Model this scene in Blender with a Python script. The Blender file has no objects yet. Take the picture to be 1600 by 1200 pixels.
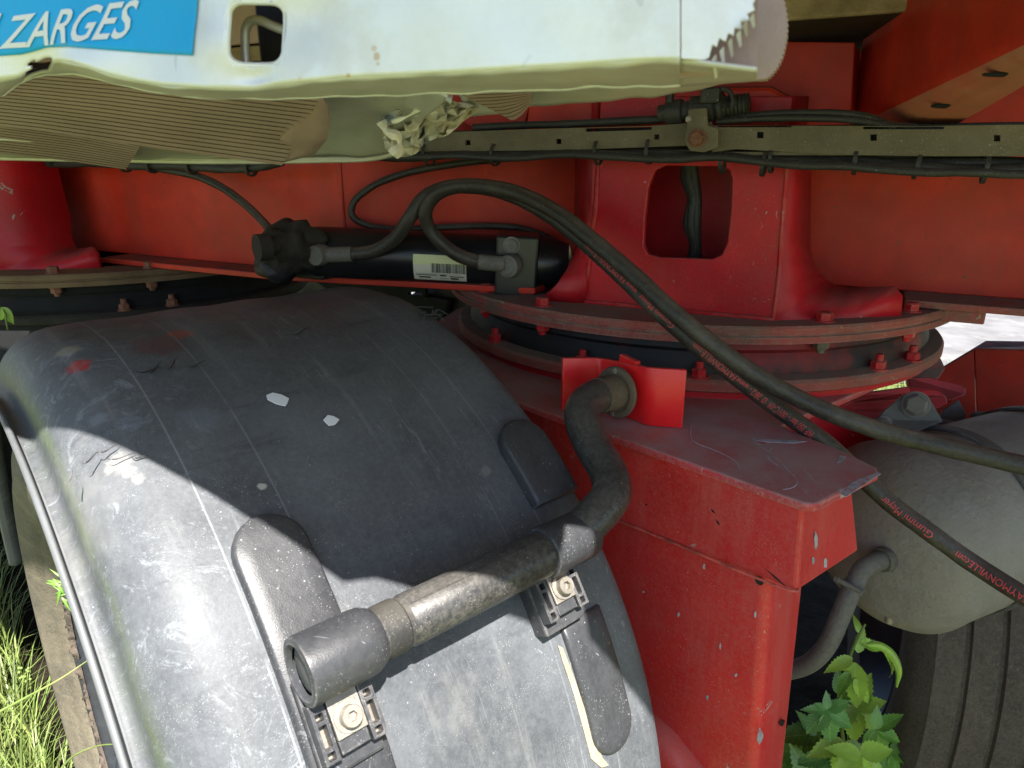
import bpy, bmesh, math, random
from mathutils import Vector as V, Matrix, noise
from mathutils.geometry import tessellate_polygon
S = bpy.context.scene
COL = S.collection
R = math.radians
random.seed(7)

# ------------------------------------------------------------------ camera
F = 1110.0; PITCH = R(18); CAM = V((0, 0, 1.3))
cam = bpy.data.cameras.new('camera'); camo = bpy.data.objects.new('camera', cam); COL.objects.link(camo)
camo.location = CAM; camo.rotation_euler = (R(90) - PITCH, 0, 0)
cam.sensor_width = 36; cam.lens = F / 1600 * 36; cam.clip_start = .02; cam.clip_end = 500
cam.dof.use_dof = True; cam.dof.focus_distance = .95; cam.dof.aperture_fstop = 18
S.camera = camo
# ------------------------------------------------------------------ world, sun, exposure
SUN = V((.18, -.55, .82)).normalized()
w = bpy.data.worlds.new('World'); S.world = w; w.use_nodes = True
nt = w.node_tree; sky = nt.nodes.new('ShaderNodeTexSky'); sky.sky_type = 'NISHITA'; sky.sun_disc = False
sky.sun_elevation = math.asin(SUN.z); sky.sun_rotation = math.atan2(SUN.x, SUN.y)
bg = nt.nodes['Background']; bg.inputs[1].default_value = .075; nt.links.new(sky.outputs[0], bg.inputs[0])
sl = bpy.data.lights.new('sun', 'SUN'); sl.energy = 5.0; sl.angle = R(.55); sl.color = (1, .96, .9)
so = bpy.data.objects.new('sun', sl); COL.objects.link(so); so.rotation_euler = SUN.to_track_quat('Z', 'Y').to_euler()
so.location = (1, -3, 5)
S.view_settings.view_transform = 'Standard'; S.view_settings.look = 'None'; S.view_settings.gamma = 1
S.view_settings.exposure = 1.62

# ------------------------------------------------------------------ frames of reference
FW = V((0, math.cos(PITCH), -math.sin(PITCH))); UP = V((0, math.sin(PITCH), math.cos(PITCH)))
Z = V((0, 0, 1))
def ray(x, y): return FW + V((1, 0, 0)) * ((x - 800) / F) + UP * ((600 - y) / F)
def onP(x, y, p0, n):                      # where the sight line through a photo point meets a real plane
    d = ray(x, y); return CAM + d * ((p0 - CAM).dot(n) / d.dot(n))
def onZ(x, y, z): return onP(x, y, V((0, 0, z)), Z)
def onT(x, y, t): return CAM + ray(x, y) * t
YAW = .723                                 # steered wheel assembly
GO = V((-.186, .976, 0)); GA = V((math.cos(YAW), math.sin(YAW), 0)); GN = V((math.sin(YAW), -math.cos(YAW), 0))
def G(a, n, z): return GO + GA * a + GN * n + Z * z
def gA(x, y, a): return onP(x, y, G(a, 0, 0), GA)
def gN(x, y, n): return onP(x, y, G(0, n, 0), GN)
def gco(p): q = p - GO; return q.dot(GA), q.dot(GN), q.z
FC = V((.32, 1.295, 0)); FB = V((.891, -.454, 0)).normalized(); FM = V((-FB.y * -1, 0, 0)); FM = V((FB.y, -FB.x, 0))
def Fp(b, m, z): return FC + FB * b + FM * m + Z * z
def fM(x, y, m): return onP(x, y, Fp(0, m, 0), FM)
def fco(p): q = p - FC; return q.dot(FB), q.dot(FM), q.z
GC = V((-.186, .976, .593)); GR = .528     # mudguard axis and radius
def guardP(x, y, r=GR):
    d = ray(x, y); o = CAM - GC; dd = d - GA * d.dot(GA); oo = o - GA * o.dot(GA)
    A = dd.dot(dd); B = 2 * dd.dot(oo); C_ = oo.dot(oo) - r * r
    return CAM + d * ((-B - math.sqrt(max(0, B * B - 4 * A * C_))) / 2 / A)

# ------------------------------------------------------------------ materials
def mat(name, base, rough=.5, metal=0., dust=None, up=0., allover=0., speck=0., speckc=(.5, .47, .4), mott=.25,
        mscale=9, chips=0., chipc=(.35, .33, .32), bump=.15, bscale=300, spots=(), streak=0., streakdir=(1, 1, .08), coat=0.,
        c2=None, c2amt=0., c2scale=6, edge=0., edgec=(.45, .42, .4), spec=.5, scr=0., scrc=(.3, .3, .3), sscale=420, grain=0.):
    m = bpy.data.materials.new(name); m.use_nodes = True; t = m.node_tree; N = t.nodes; L = t.links
    bs = N['Principled BSDF']
    geo = N.new('ShaderNodeNewGeometry'); pos = geo.outputs['Position']
    def math_(op, a, b=None, c=None):
        n = N.new('ShaderNodeMath'); n.operation = op
        for i, v in enumerate((a, b, c)):
            if v is None: continue
            if isinstance(v, (int, float)): n.inputs[i].default_value = v
            else: L.new(v, n.inputs[i])
        return n.outputs[0]
    def noi(scale, detail=4, rough_=.6, vec=None, dist=0):
        n = N.new('ShaderNodeTexNoise'); n.inputs['Scale'].default_value = scale; n.inputs['Detail'].default_value = detail
        n.inputs['Roughness'].default_value = rough_; n.inputs['Distortion'].default_value = dist
        L.new(vec or pos, n.inputs['Vector']); return n.outputs['Fac']
    def ramp(v, a, b):
        n = N.new('ShaderNodeMapRange'); n.inputs[1].default_value = a; n.inputs[2].default_value = b; n.interpolation_type = 'SMOOTHSTEP'
        L.new(v, n.inputs[0]); return n.outputs[0]
    def mix(f, a, b):
        n = N.new('ShaderNodeMix'); n.data_type = 'RGBA'
        if isinstance(f, (int, float)): n.inputs[0].default_value = f
        else: L.new(f, n.inputs[0])
        for i, v in ((6, a), (7, b)):
            if isinstance(v, tuple): n.inputs[i].default_value = (*v, 1)
            else: L.new(v, n.inputs[i])
        return n.outputs[2]
    def scaled(v3):
        n = N.new('ShaderNodeVectorMath'); n.operation = 'MULTIPLY'; n.inputs[1].default_value = v3; L.new(pos, n.inputs[0]); return n.outputs[0]
    dark = tuple(c * (1 - mott) for c in base); lite = tuple(min(1, c * (1 + mott)) for c in base)
    col = mix(ramp(noi(mscale, 6), .3, .7), dark, lite)
    rv = math_('MULTIPLY_ADD', noi(mscale * 3, 5), .25, rough - .12)
    if c2: col = mix(math_('MULTIPLY', ramp(noi(c2scale, 7, .65), .5, .68), c2amt), col, c2)
    dc = dust or (.2, .17, .14)
    if grain:
        g_ = ramp(noi(190, 3, .8), .35, .68); col = mix(math_('MULTIPLY', g_, grain), col, dc)
        g2 = ramp(noi(46, 6, .8), .52, .7); col = mix(math_('MULTIPLY', g2, grain * .8), col, dc)
    if streak:
        st = ramp(noi(14, 5, .7, scaled(streakdir)), .48, .72); col = mix(math_('MULTIPLY', st, streak), col, dc)
    if allover or up:
        sx = N.new('ShaderNodeSeparateXYZ'); L.new(geo.outputs['Normal'], sx.inputs[0])
        uf = math_('MULTIPLY', ramp(sx.outputs[2], .35, .95), up)
        f = math_('ADD', uf, allover)
        f = math_('MULTIPLY', f, math_('MULTIPLY_ADD', ramp(noi(mscale * 1.7, 8, .7), .28, .68), .75, .4)); f = math_('MINIMUM', f, .97)
        col = mix(f, col, dc); rv = math_('ADD', rv, math_('MULTIPLY', f, .35))
    if scr:
        for k, sd in enumerate(((150, 9, 40), (12, 160, 60))):
            sv = ramp(noi(1, 2, .6, scaled(sd), .3), .70, .73)
            col = mix(math_('MULTIPLY', math_('MULTIPLY', sv, ramp(noi(5, 2), .45, .6)), scr), col, scrc)
    if speck:
        vn = N.new('ShaderNodeTexVoronoi'); vn.inputs['Scale'].default_value = sscale; L.new(pos, vn.inputs['Vector'])
        sp = ramp(vn.outputs['Distance'], .24, .14); sp = math_('MULTIPLY', sp, ramp(noi(30, 5, .7), .45, .62))
        vn2 = N.new('ShaderNodeTexVoronoi'); vn2.inputs['Scale'].default_value = sscale * .3; L.new(pos, vn2.inputs['Vector'])
        s2 = math_('MULTIPLY', ramp(vn2.outputs['Distance'], .13, .07), ramp(noi(12, 3), .5, .56))
        col = mix(math_('MULTIPLY', math_('MAXIMUM', sp, s2), speck), col, speckc)
    met = metal
    if edge:
        bv = N.new('ShaderNodeBevel'); bv.samples = 4; bv.inputs[0].default_value = .0035
        dp = N.new('ShaderNodeVectorMath'); dp.operation = 'DOT_PRODUCT'; L.new(bv.outputs[0], dp.inputs[0]); L.new(geo.outputs['Normal'], dp.inputs[1])
        ed = math_('MULTIPLY', ramp(dp.outputs['Value'], .995, .9), ramp(noi(45, 5, .7), .4, .62))
        col = mix(math_('MULTIPLY', ed, edge), col, edgec)
    if chips:
        ch = ramp(noi(38, 6, .72, None, .8), .70 - .05 * chips, .71 - .05 * chips); ch = math_('MULTIPLY', ch, ramp(noi(4, 2), .52, .56))
        col = mix(ch, col, chipc); rv = math_('ADD', rv, math_('MULTIPLY', ch, .2))
    for (p, r, c, a) in spots:
        d = N.new('ShaderNodeVectorMath'); d.operation = 'DISTANCE'; L.new(pos, d.inputs[0]); d.inputs[1].default_value = p
        dd = math_('ADD', d.outputs['Value'], math_('MULTIPLY', math_('SUBTRACT', noi(90, 5, .75), .5), r * 1.6))
        col = mix(math_('MULTIPLY', ramp(dd, r, r * .55), a), col, c)
    L.new(col, bs.inputs['Base Color']); L.new(math_('MINIMUM', math_('MAXIMUM', rv, .08), 1.0), bs.inputs['Roughness'])
    bs.inputs['Metallic'].default_value = met; bs.inputs['Specular IOR Level'].default_value = spec
    if coat: bs.inputs['Coat Weight'].default_value = coat; bs.inputs['Coat Roughness'].default_value = .15
    if bump:
        bp = N.new('ShaderNodeBump'); bp.inputs['Strength'].default_value = bump; bp.inputs['Distance'].default_value = .002
        hh = math_('ADD', noi(bscale, 3), math_('MULTIPLY', noi(bscale * .08, 4), 2.0)); L.new(hh, bp.inputs['Height']); L.new(bp.outputs[0], bs.inputs['Normal'])
    return m
RED = (.52, .005, .016)
M = {}
M['red'] = mat('red_paint', grain=0.14, base=RED, rough=.38, spec=.3, dust=(.15, .09, .08), up=.65, allover=.02, speck=.4, speckc=(.42, .2, .17), mott=.18, c2=(.26, .008, .014), c2amt=.5, c2scale=3.1, chips=1.0, bump=.12, edge=.7, edgec=(.5, .16, .12), streak=.12, scr=.5, scrc=(.5, .12, .1))
M['red_arm'] = mat('red_arm_paint', grain=.14, base=(.62, .010, .014), rough=.36, spec=.4, dust=(.50, .22, .19), up=.4, allover=.12, speck=.6, speckc=(.5, .3, .26), mott=.12, mscale=6, chips=.8, bump=.12, edge=.8, edgec=(.6, .22, .18), streak=.25, scr=.6, scrc=(.5, .14, .12))
M['red_clean'] = mat('red_bracket_paint', (.80, .012, .016), .32, dust=(.3, .12, .1), up=.4, allover=.03, speck=.3, speckc=(.5, .3, .26), mott=.08, chips=.0, bump=.10, edge=.7, edgec=(.75, .2, .17))
M['red_dark'] = mat('red_frame_paint', grain=0.1, base=(.60, .032, .012), rough=.42, spec=.3, dust=(.14, .09, .07), up=.85, allover=.03, speck=.25, speckc=(.1, .05, .04), mott=.2, c2=(.26, .016, .012), c2amt=.35, c2scale=2.3, chips=1.0, chipc=(.16, .09, .06), bump=.1, streak=.12, edge=.35, edgec=(.3, .12, .09), scr=.4, scrc=(.1, .02, .02))
M['red_rust'] = mat('rusty_red_paint', grain=0.25, base=(.34, .022, .02), rough=.6, dust=(.20, .15, .12), up=.9, allover=.35, speck=.4, mott=.35, chips=1.4, chipc=(.34, .28, .2), c2=(.15, .06, .03), c2amt=.95, c2scale=13, bump=.7, edge=.6, edgec=(.33, .25, .2))
M['lid'] = mat('scratched_red_lid', grain=0.3, base=(.48, .018, .026), rough=.42, dust=(.42, .28, .28), up=.78, allover=.06, speck=.35, mott=.2, chips=.5, bump=.15, edge=.8, edgec=(.55, .3, .26), scr=.9, scrc=(.42, .36, .36),
    spots=[(onZ(1335, 772, .988), .016, (.5, .55, .6), .9), (onZ(1315, 782, .988), .010, (.45, .5, .56), .9), (onZ(1350, 752, .988), .007, (.5, .55, .6), .8), (onZ(1190, 690, .988), .006, (.5, .04, .03), .9)])
M['black_plastic'] = mat('dusty_black_plastic', grain=0.10, base=(.018, .019, .023), rough=.36, dust=(.15, .15, .155), up=.06, allover=.14, speck=.5, speckc=(.42, .42, .42), mott=.3, bump=.12, bscale=800, mscale=7, scr=.55, scrc=(.25, .26, .28), spec=.5, edge=.3)
M['scrape'] = mat('pale_scrape', (.42, .44, .50), .5, mott=.4, mscale=60, bump=.3, c2=(.35, .05, .05), c2amt=.8, c2scale=60)
M['edge_red'] = mat('pale_red_edge', (.55, .10, .08), .5, mott=.4, mscale=60, bump=.3, c2=(.14, .07, .05), c2amt=.7, c2scale=40)  # paler red for the collar's lower edge
M['lip'] = mat('pale_rim_edge', (.13, .135, .15), .4, mott=.2, dust=(.2, .2, .18), allover=.2, bump=.1, grain=.2)  # paler colour for the outermost strip of the rolled edge
M['tube'] = mat('black_coated_tube', grain=0.25, base=(.014, .015, .019), rough=.33, dust=(.22, .20, .17), up=.12, allover=.08, speck=.4, speckc=(.38, .38, .38), mott=.3, bump=.12, c2=(.13, .115, .09), c2amt=.12, c2scale=8)
M['tube_rust'] = mat('rusty_tube_collar', grain=0.5, base=(.11, .075, .04), rough=.75, dust=(.14, .12, .09), allover=.3, speck=.4, mott=.5, c2=(.03, .035, .04), c2amt=.9, c2scale=22, bump=.6)
M['rubber'] = mat('black_rubber', (.022, .022, .023), .55, dust=(.13, .115, .09), up=.35, allover=.06, speck=.3, mott=.3, bump=.3)
M['hose'] = mat('dusty_black_hose', grain=0.12, base=(.018, .018, .018), rough=.46, dust=(.20, .155, .12), up=.5, allover=.02, speck=.35, speckc=(.3, .27, .2), mott=.35, bump=.35, bscale=500, c2=(.10, .09, .065), c2amt=.5, c2scale=13)
M['tyre'] = mat('muddy_tyre_rubber', grain=0.35, base=(.024, .023, .021), rough=.75, dust=(.25, .21, .14), allover=.50, c2=(.03, .028, .025), c2amt=.8, c2scale=17, up=.0, speck=.3, mott=.5, streak=.5, streakdir=(.3, .3, 2), bump=.5, mscale=8)
M['tyre_dark'] = mat('worn_tyre_rubber', grain=0.5, base=(.030, .028, .025), rough=.75, dust=(.15, .115, .08), allover=.28, speck=.3, mott=.4, streak=.4, streakdir=(3, 3, .1), bump=.5)
M['void'] = mat('shade_black', (.008, .008, .008), .9, mott=.3, bump=.3)  # near-black colour standing in for deep shade
M['drum'] = mat('matt_black_bearing', (.010, .010, .012), .6, mott=.3, bump=.15, dust=(.30, .01, .015), c2=(.34, .01, .015), c2amt=.8, c2scale=3.1)
M['red_bounce'] = mat('bounce_lit_red_underside', (.50, .06, .03), .5, dust=(.42, .26, .17), allover=.5, mott=.2, mscale=6, bump=.15, scr=.6, scrc=(.2, .04, .03), grain=.15)  # scratched paler red for down-facing faces, ground bounce light put into the colour
M['ring_dirt'] = mat('green_brown_ring_dirt', (.13, .10, .05), .8, mott=.4, dust=(.2, .08, .05), allover=.3, bump=.5)
M['black'] = mat('greasy_black_steel', (.012, .012, .013), .5, dust=(.06, .05, .04), up=.4, allover=.08, mott=.4, bump=.3)
M['barrel'] = mat('black_cylinder_paint', (.010, .011, .014), .3, dust=(.06, .05, .045), up=.25, allover=.03, mott=.3, bump=.06)
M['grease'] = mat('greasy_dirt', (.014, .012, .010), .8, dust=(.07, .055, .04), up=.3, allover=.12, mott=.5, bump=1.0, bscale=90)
M['galv'] = mat('dirty_galvanised_steel', grain=0.4, base=(.17, .14, .105), rough=.62, metal=.25, dust=(.17, .145, .09), up=.3, allover=.55, speck=.6, speckc=(.45, .42, .34), mott=.35, mscale=16, bump=.5, c2=(.09, .075, .05), c2amt=.5, c2scale=18)
M['alu'] = mat('bare_aluminium', (.74, .76, .76), .38, metal=.25, mott=.05, dust=(.4, .3, .2), allover=.04, bump=.04, c2=(.5, .36, .2), c2amt=.12, c2scale=9,
    spots=[])
M['alu_in'] = mat('dull_aluminium', (.74, .74, .66), .42, metal=.45, mott=.12, dust=(.35, .29, .2), allover=.22, bump=.1)
M['alu_tread'] = mat('ribbed_tread_aluminium', (.50, .37, .34), .5, metal=.2, mott=.15, dust=(.34, .22, .17), allover=.35, speck=.2, bump=.2)
M['groove'] = mat('groove_dark', (.07, .05, .04), .8, mott=.3, bump=.2)  # darker colour given to the groove faces of the ribbed treads
M['alu_torn'] = mat('torn_aluminium', (.74, .68, .56), .42, metal=.2, mott=.2, mscale=20, dust=(.34, .27, .19), allover=.25, bump=.25, c2=(.04, .2, .36), c2amt=.8, c2scale=11)
M['sticker'] = mat('blue_sticker', (.0, .40, .86), .35, mott=.05, scr=.5, scrc=(.4, .6, .8), grain=.04, bump=.02, allover=.0, spec=.4)
M['white_print'] = mat('white_print', (.78, .8, .82), .4, mott=.02, bump=0)
M['red_print'] = mat('red_hose_print', (.70, .07, .08), .6, mott=.2, bump=0, allover=.2, dust=(.15, .1, .08))
M['label'] = mat('yellowish_paper_label', (.62, .66, .36), .5, mott=.06, bump=0)
M['label_white'] = mat('label_white_part', (.6, .6, .5), .5, mott=.06, bump=0)
M['ink'] = mat('black_ink', (.02, .02, .02), .6, mott=0, bump=0)
M['tank'] = mat('dusty_grey_tank', grain=0.5, base=(.19, .19, .195), rough=.5, dust=(.27, .235, .19), up=.0, allover=.40, streak=.3, speck=.9, sscale=230, speckc=(.15, .13, .1), mott=.3, bump=.8, bscale=120, c2=(.12, .12, .12), c2amt=.5, c2scale=5, scr=.5, scrc=(.1, .1, .1))
M['tank_side'] = M['tank']
M['fitting'] = mat('dusty_grey_fitting', grain=0.3, base=(.075, .073, .07), rough=.6, dust=(.24, .22, .19), up=.35, allover=.2, mott=.2, bump=.4)
M['steel'] = mat('bright_zinc_steel', (.25, .23, .20), .42, metal=.55, mott=.15, dust=(.4, .34, .26), allover=.3, bump=.2, edge=.4, edgec=(.7, .68, .62))
M['dark_steel'] = mat('dark_painted_steel', grain=0.2, base=(.045, .05, .056), rough=.5, dust=(.16, .15, .13), up=.35, allover=.15, mott=.25, bump=.3, edge=.6, edgec=(.3, .3, .3))
M['rim'] = mat('dark_wheel_rim', (.03, .034, .042), .3, dust=(.1, .09, .07), allover=.12, mott=.4, bump=.2)
M['mud'] = mat('dried_mud', (.10, .078, .06), .95, mott=.4, mscale=40, bump=1.2, bscale=120)
M['rust'] = mat('rusty_bolt', (.2, .085, .05), .75, mott=.35, mscale=40, dust=(.3, .14, .1), allover=.3, bump=.7)
M['dark_bolt'] = mat('grey_bolt_steel', (.085, .085, .085), .55, metal=.2, dust=(.26, .25, .22), allover=.4, mott=.2, bump=.4, edge=.5)
M['wood'] = mat('weathered_deck_wood', (.30, .22, .13), .85, mott=.35, mscale=25, streak=.4, dust=(.42, .34, .22), allover=.2, bump=1.0, bscale=140)
M['wood_shade'] = mat('shaded_deck_underside', (.03, .022, .018), .9, mott=.3, bump=.5)  # near-black wood that paints in the shade under the deck
M['leaf'] = mat('creeper_leaf', (.11, .26, .030), .42, mott=.25, mscale=25, bump=.25, bscale=160)
M['leaf_young'] = mat('young_leaf', (.28, .46, .05), .42, mott=.2, mscale=25, bump=.25, bscale=160)
M['leaf_cool'] = mat('cool_green_leaf', (.09, .24, .05), .4, mott=.2, mscale=25, bump=.25, bscale=160)
M['stem'] = mat('green_stem', (.15, .23, .05), .5, mott=.25, bump=.1)
for k in ('leaf', 'leaf_young', 'leaf_cool'):
    t_ = M[k].node_tree; N_ = t_.nodes; L_n = t_.links; bb = N_['Principled BSDF']; src_ = bb.inputs['Base Color'].links[0].from_socket
    def mm(op, *a_):
        n_ = N_.new('ShaderNodeMath'); n_.operation = op
        for i_, v_ in enumerate(a_):
            if isinstance(v_, (int, float)): n_.inputs[i_].default_value = v_
            else: L_n.new(v_, n_.inputs[i_])
        return n_.outputs[0]
    tc = N_.new('ShaderNodeTexCoord'); sx_ = N_.new('ShaderNodeSeparateXYZ'); L_n.new(tc.outputs['Object'], sx_.inputs[0])
    ax = mm('ABSOLUTE', sx_.outputs[0]); mid_ = mm('LESS_THAN', ax, .012)
    ph = mm('FRACT', mm('MULTIPLY', mm('SUBTRACT', sx_.outputs[1], mm('MULTIPLY', ax, .9)), 8.0)); side_v = mm('LESS_THAN', ph, .13)
    vn_ = mm('MULTIPLY', mm('MAXIMUM', mid_, mm('MULTIPLY', side_v, .7)), .45)
    mx_n = N_.new('ShaderNodeMix'); mx_n.data_type = 'RGBA'; L_n.new(vn_, mx_n.inputs[0]); L_n.new(src_, mx_n.inputs[6]); mx_n.inputs[7].default_value = (.30, .42, .12, 1); L_n.new(mx_n.outputs[2], bb.inputs['Base Color'])
    b_ = M[k].node_tree.nodes['Principled BSDF']; b_.inputs['Transmission Weight'].default_value = 0
    b_.inputs['Subsurface Weight'].default_value = .0
M['grass'] = mat('grass_blades', (.15, .21, .05), .5, mott=.5, mscale=14, bump=0, c2=(.30, .30, .11), c2amt=.6, c2scale=12)
M['soil'] = mat('grassy_soil', (.14, .165, .045), .9, mott=.3, mscale=2, bump=1, bscale=60, c2=(.12, .10, .05), c2amt=.4, c2scale=3)
M['earth'] = mat('dark_bare_soil', (.022, .017, .012), .98, spec=.1, mott=.5, mscale=8, bump=1.5, bscale=50, c2=(.05, .04, .03), c2amt=.6, c2scale=9)
M['concrete'] = mat('pale_concrete', (.17, .165, .165), .85, mott=.25, mscale=3, bump=.5, c2=(.3, .29, .27), c2amt=.5, c2scale=5)

# ------------------------------------------------------------------ object helpers
def link(name, me, m, parent=None, **kw):
    o = bpy.data.objects.new(name, me); COL.objects.link(o)
    if m is not None:
        me.materials.clear(); me.materials.append(M[m] if isinstance(m, str) else m)
    if parent is not None:
        o.parent = parent; bpy.context.view_layer.update(); o.matrix_parent_inverse = parent.matrix_world.inverted()
    for k, v in kw.items(): o[k] = v
    return o
def thing(name, label, cat, loc, group=None):
    o = bpy.data.objects.new(name, None); COL.objects.link(o); o.location = loc; o.empty_display_size = .05
    o['label'] = label; o['category'] = cat
    if group: o['group'] = group
    bpy.context.view_layer.update(); return o
def tag(o, label, cat, group=None):
    o['label'] = label; o['category'] = cat
    if group: o['group'] = group
    return o
def tome(bm, name, smooth=False, ang=None):
    me = bpy.data.meshes.new(name); bm.normal_update(); bm.to_mesh(me); bm.free()
    if smooth:
        for p in me.polygons: p.use_smooth = True
        if ang is not None: me.set_sharp_from_angle(angle=R(ang))
    return me
def bev(o, w=.0015, seg=2):
    b = o.modifiers.new('bevel', 'BEVEL'); b.width = w; b.segments = seg; b.limit_method = 'ANGLE'; b.angle_limit = R(35); return o
def plate(name, outer, m, parent=None, thick=.006, d=None, holes=(), bevel=.0015, **kw):
    """a real plate: outline (3D points, roughly flat), thickness along d, holes"""
    loops = [list(outer)] + [list(h) for h in holes]
    if d is None:
        nrm = V((0, 0, 0)); o_ = loops[0]
        for i in range(len(o_)): nrm += o_[i].cross(o_[(i + 1) % len(o_)])
        nrm.normalize()
        if nrm.dot(CAM - o_[0]) > 0: nrm = -nrm
        d = nrm
    off = d.normalized() * thick
    tris = tessellate_polygon(loops); flat = [p for l in loops for p in l]; n = len(flat)
    bm = bmesh.new(); vs = [bm.verts.new(p) for p in flat] + [bm.verts.new(p + off) for p in flat]
    for t in tris:
        try: bm.faces.new([vs[i] for i in t]); bm.faces.new([vs[i + n] for i in reversed(t)])
        except ValueError: pass
    k = 0
    for l in loops:
        for i in range(len(l)):
            a, b = k + i, k + (i + 1) % len(l)
            try: bm.faces.new([vs[a], vs[b], vs[b + n], vs[a + n]])
            except ValueError: pass
        k += len(l)
    bmesh.ops.recalc_face_normals(bm, faces=bm.faces)
    bmesh.ops.dissolve_limit(bm, angle_limit=R(.5), verts=bm.verts, edges=bm.edges)
    o = link(name, tome(bm, name), m, parent, **kw)
    if bevel: bev(o, bevel)
    return o
def box(name, fr, a, b, c, m, parent=None, bevel=.002, **kw):
    """fr(x,y,z)->world; a,b,c = ranges"""
    bm = bmesh.new(); vs = [bm.verts.new(fr(x, y, z)) for x in a for y in b for z in c]
    for f in ((0, 1, 3, 2), (4, 6, 7, 5), (0, 4, 5, 1), (2, 3, 7, 6), (0, 2, 6, 4), (1, 5, 7, 3)): bm.faces.new([vs[i] for i in f])
    bmesh.ops.recalc_face_normals(bm, faces=bm.faces)
    o = link(name, tome(bm, name), m, parent, **kw)
    if bevel: bev(o, bevel)
    return o
def hull8(name, top, bot, m, parent=None, bevel=.002, **kw):
    n = len(top); bm = bmesh.new(); a = [bm.verts.new(p) for p in top]; b = [bm.verts.new(p) for p in bot]
    bm.faces.new(a); bm.faces.new(b[::-1])
    for i in range(n): bm.faces.new([a[i], b[i], b[(i + 1) % n], a[(i + 1) % n]])
    bmesh.ops.recalc_face_normals(bm, faces=bm.faces)
    o = link(name, tome(bm, name), m, parent, **kw)
    if bevel: bev(o, bevel)
    return o
def spline(pts, n=12):
    P = [V(p) for p in pts]; P = [P[0] * 2 - P[1]] + P + [P[-1] * 2 - P[-2]]; out = []
    for i in range(1, len(P) - 2):
        p0, p1, p2, p3 = P[i - 1:i + 3]
        t0 = 0; t1 = t0 + (p1 - p0).length ** .5; t2 = t1 + max(1e-5, (p2 - p1).length ** .5); t3 = t2 + (p3 - p2).length ** .5
        for k in range(n):
            t = t1 + (t2 - t1) * k / n
            A1 = p0 * ((t1 - t) / (t1 - t0)) + p1 * ((t - t0) / (t1 - t0)); A2 = p1 * ((t2 - t) / (t2 - t1)) + p2 * ((t - t1) / (t2 - t1)); A3 = p2 * ((t3 - t) / (t3 - t2)) + p3 * ((t - t2) / (t3 - t2))
            B1 = A1 * ((t2 - t) / (t2 - t0)) + A2 * ((t - t0) / (t2 - t0)); B2 = A2 * ((t3 - t) / (t3 - t1)) + A3 * ((t - t1) / (t3 - t1))
            out.append(B1 * ((t2 - t) / (t2 - t1)) + B2 * ((t - t1) / (t2 - t1)))
    out.append(P[-2]); return out
def frames(path):
    T = [((path[min(i + 1, len(path) - 1)] - path[max(i - 1, 0)]).normalized()) for i in range(len(path))]
    u = T[0].orthogonal().normalized(); fr = []
    for t in T:
        u = (u - t * u.dot(t)).normalized(); fr.append((t, u, t.cross(u)))
    return fr
def tube_bm(bm, path, rad, seg=14, cap=True, wob=0):
    fr = frames(path); rings = []
    for i, (p, (t, u, v)) in enumerate(zip(path, fr)):
        r = rad(i / (len(path) - 1)) if callable(rad) else rad
        ring = []
        for k in range(seg):
            an = 2 * math.pi * k / seg; q = p + (u * math.cos(an) + v * math.sin(an)) * r
            if wob: q += (q - p).normalized() * wob * noise.noise(q * 40)
            ring.append(bm.verts.new(q))
        rings.append(ring)
    for A, B in zip(rings, rings[1:]):
        for k in range(seg): bm.faces.new([A[k], A[(k + 1) % seg], B[(k + 1) % seg], B[k]])
    if cap: bm.faces.new(rings[0][::-1]); bm.faces.new(rings[-1])
def tube(name, pts, rad, m, parent=None, seg=14, n=12, smooth=True, straight=False, wob=0, **kw):
    bm = bmesh.new(); path = [V(p) for p in pts] if straight else spline(pts, n)
    tube_bm(bm, path, rad, seg, wob=wob); return link(name, tome(bm, name, smooth, 40), m, parent, **kw)
def lathe(name, c, axis, prof, m, parent=None, seg=64, **kw):
    """prof = [(radius, height along axis)]; closed on the axis where radius is 0"""
    axis = axis.normalized(); u = axis.orthogonal().normalized(); v = axis.cross(u); bm = bmesh.new(); rings = []
    for r, h in prof:
        if r < 1e-6: rings.append([bm.verts.new(c + axis * h)])
        else: rings.append([bm.verts.new(c + axis * h + (u * math.cos(2 * math.pi * k / seg) + v * math.sin(2 * math.pi * k / seg)) * r) for k in range(seg)])
    for A, B in zip(rings, rings[1:]):
        for k in range(seg):
            a0, a1 = A[k % len(A)], A[(k + 1) % len(A)]; b0, b1 = B[k % len(B)], B[(k + 1) % len(B)]
            vs = []
            for q in (a0, a1, b1, b0):
                if q not in vs: vs.append(q)
            if len(vs) > 2: bm.faces.new(vs)
    bmesh.ops.recalc_face_normals(bm, faces=bm.faces)
    return link(name, tome(bm, name, True, 32), m, parent, **kw)
_hex = {}
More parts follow.
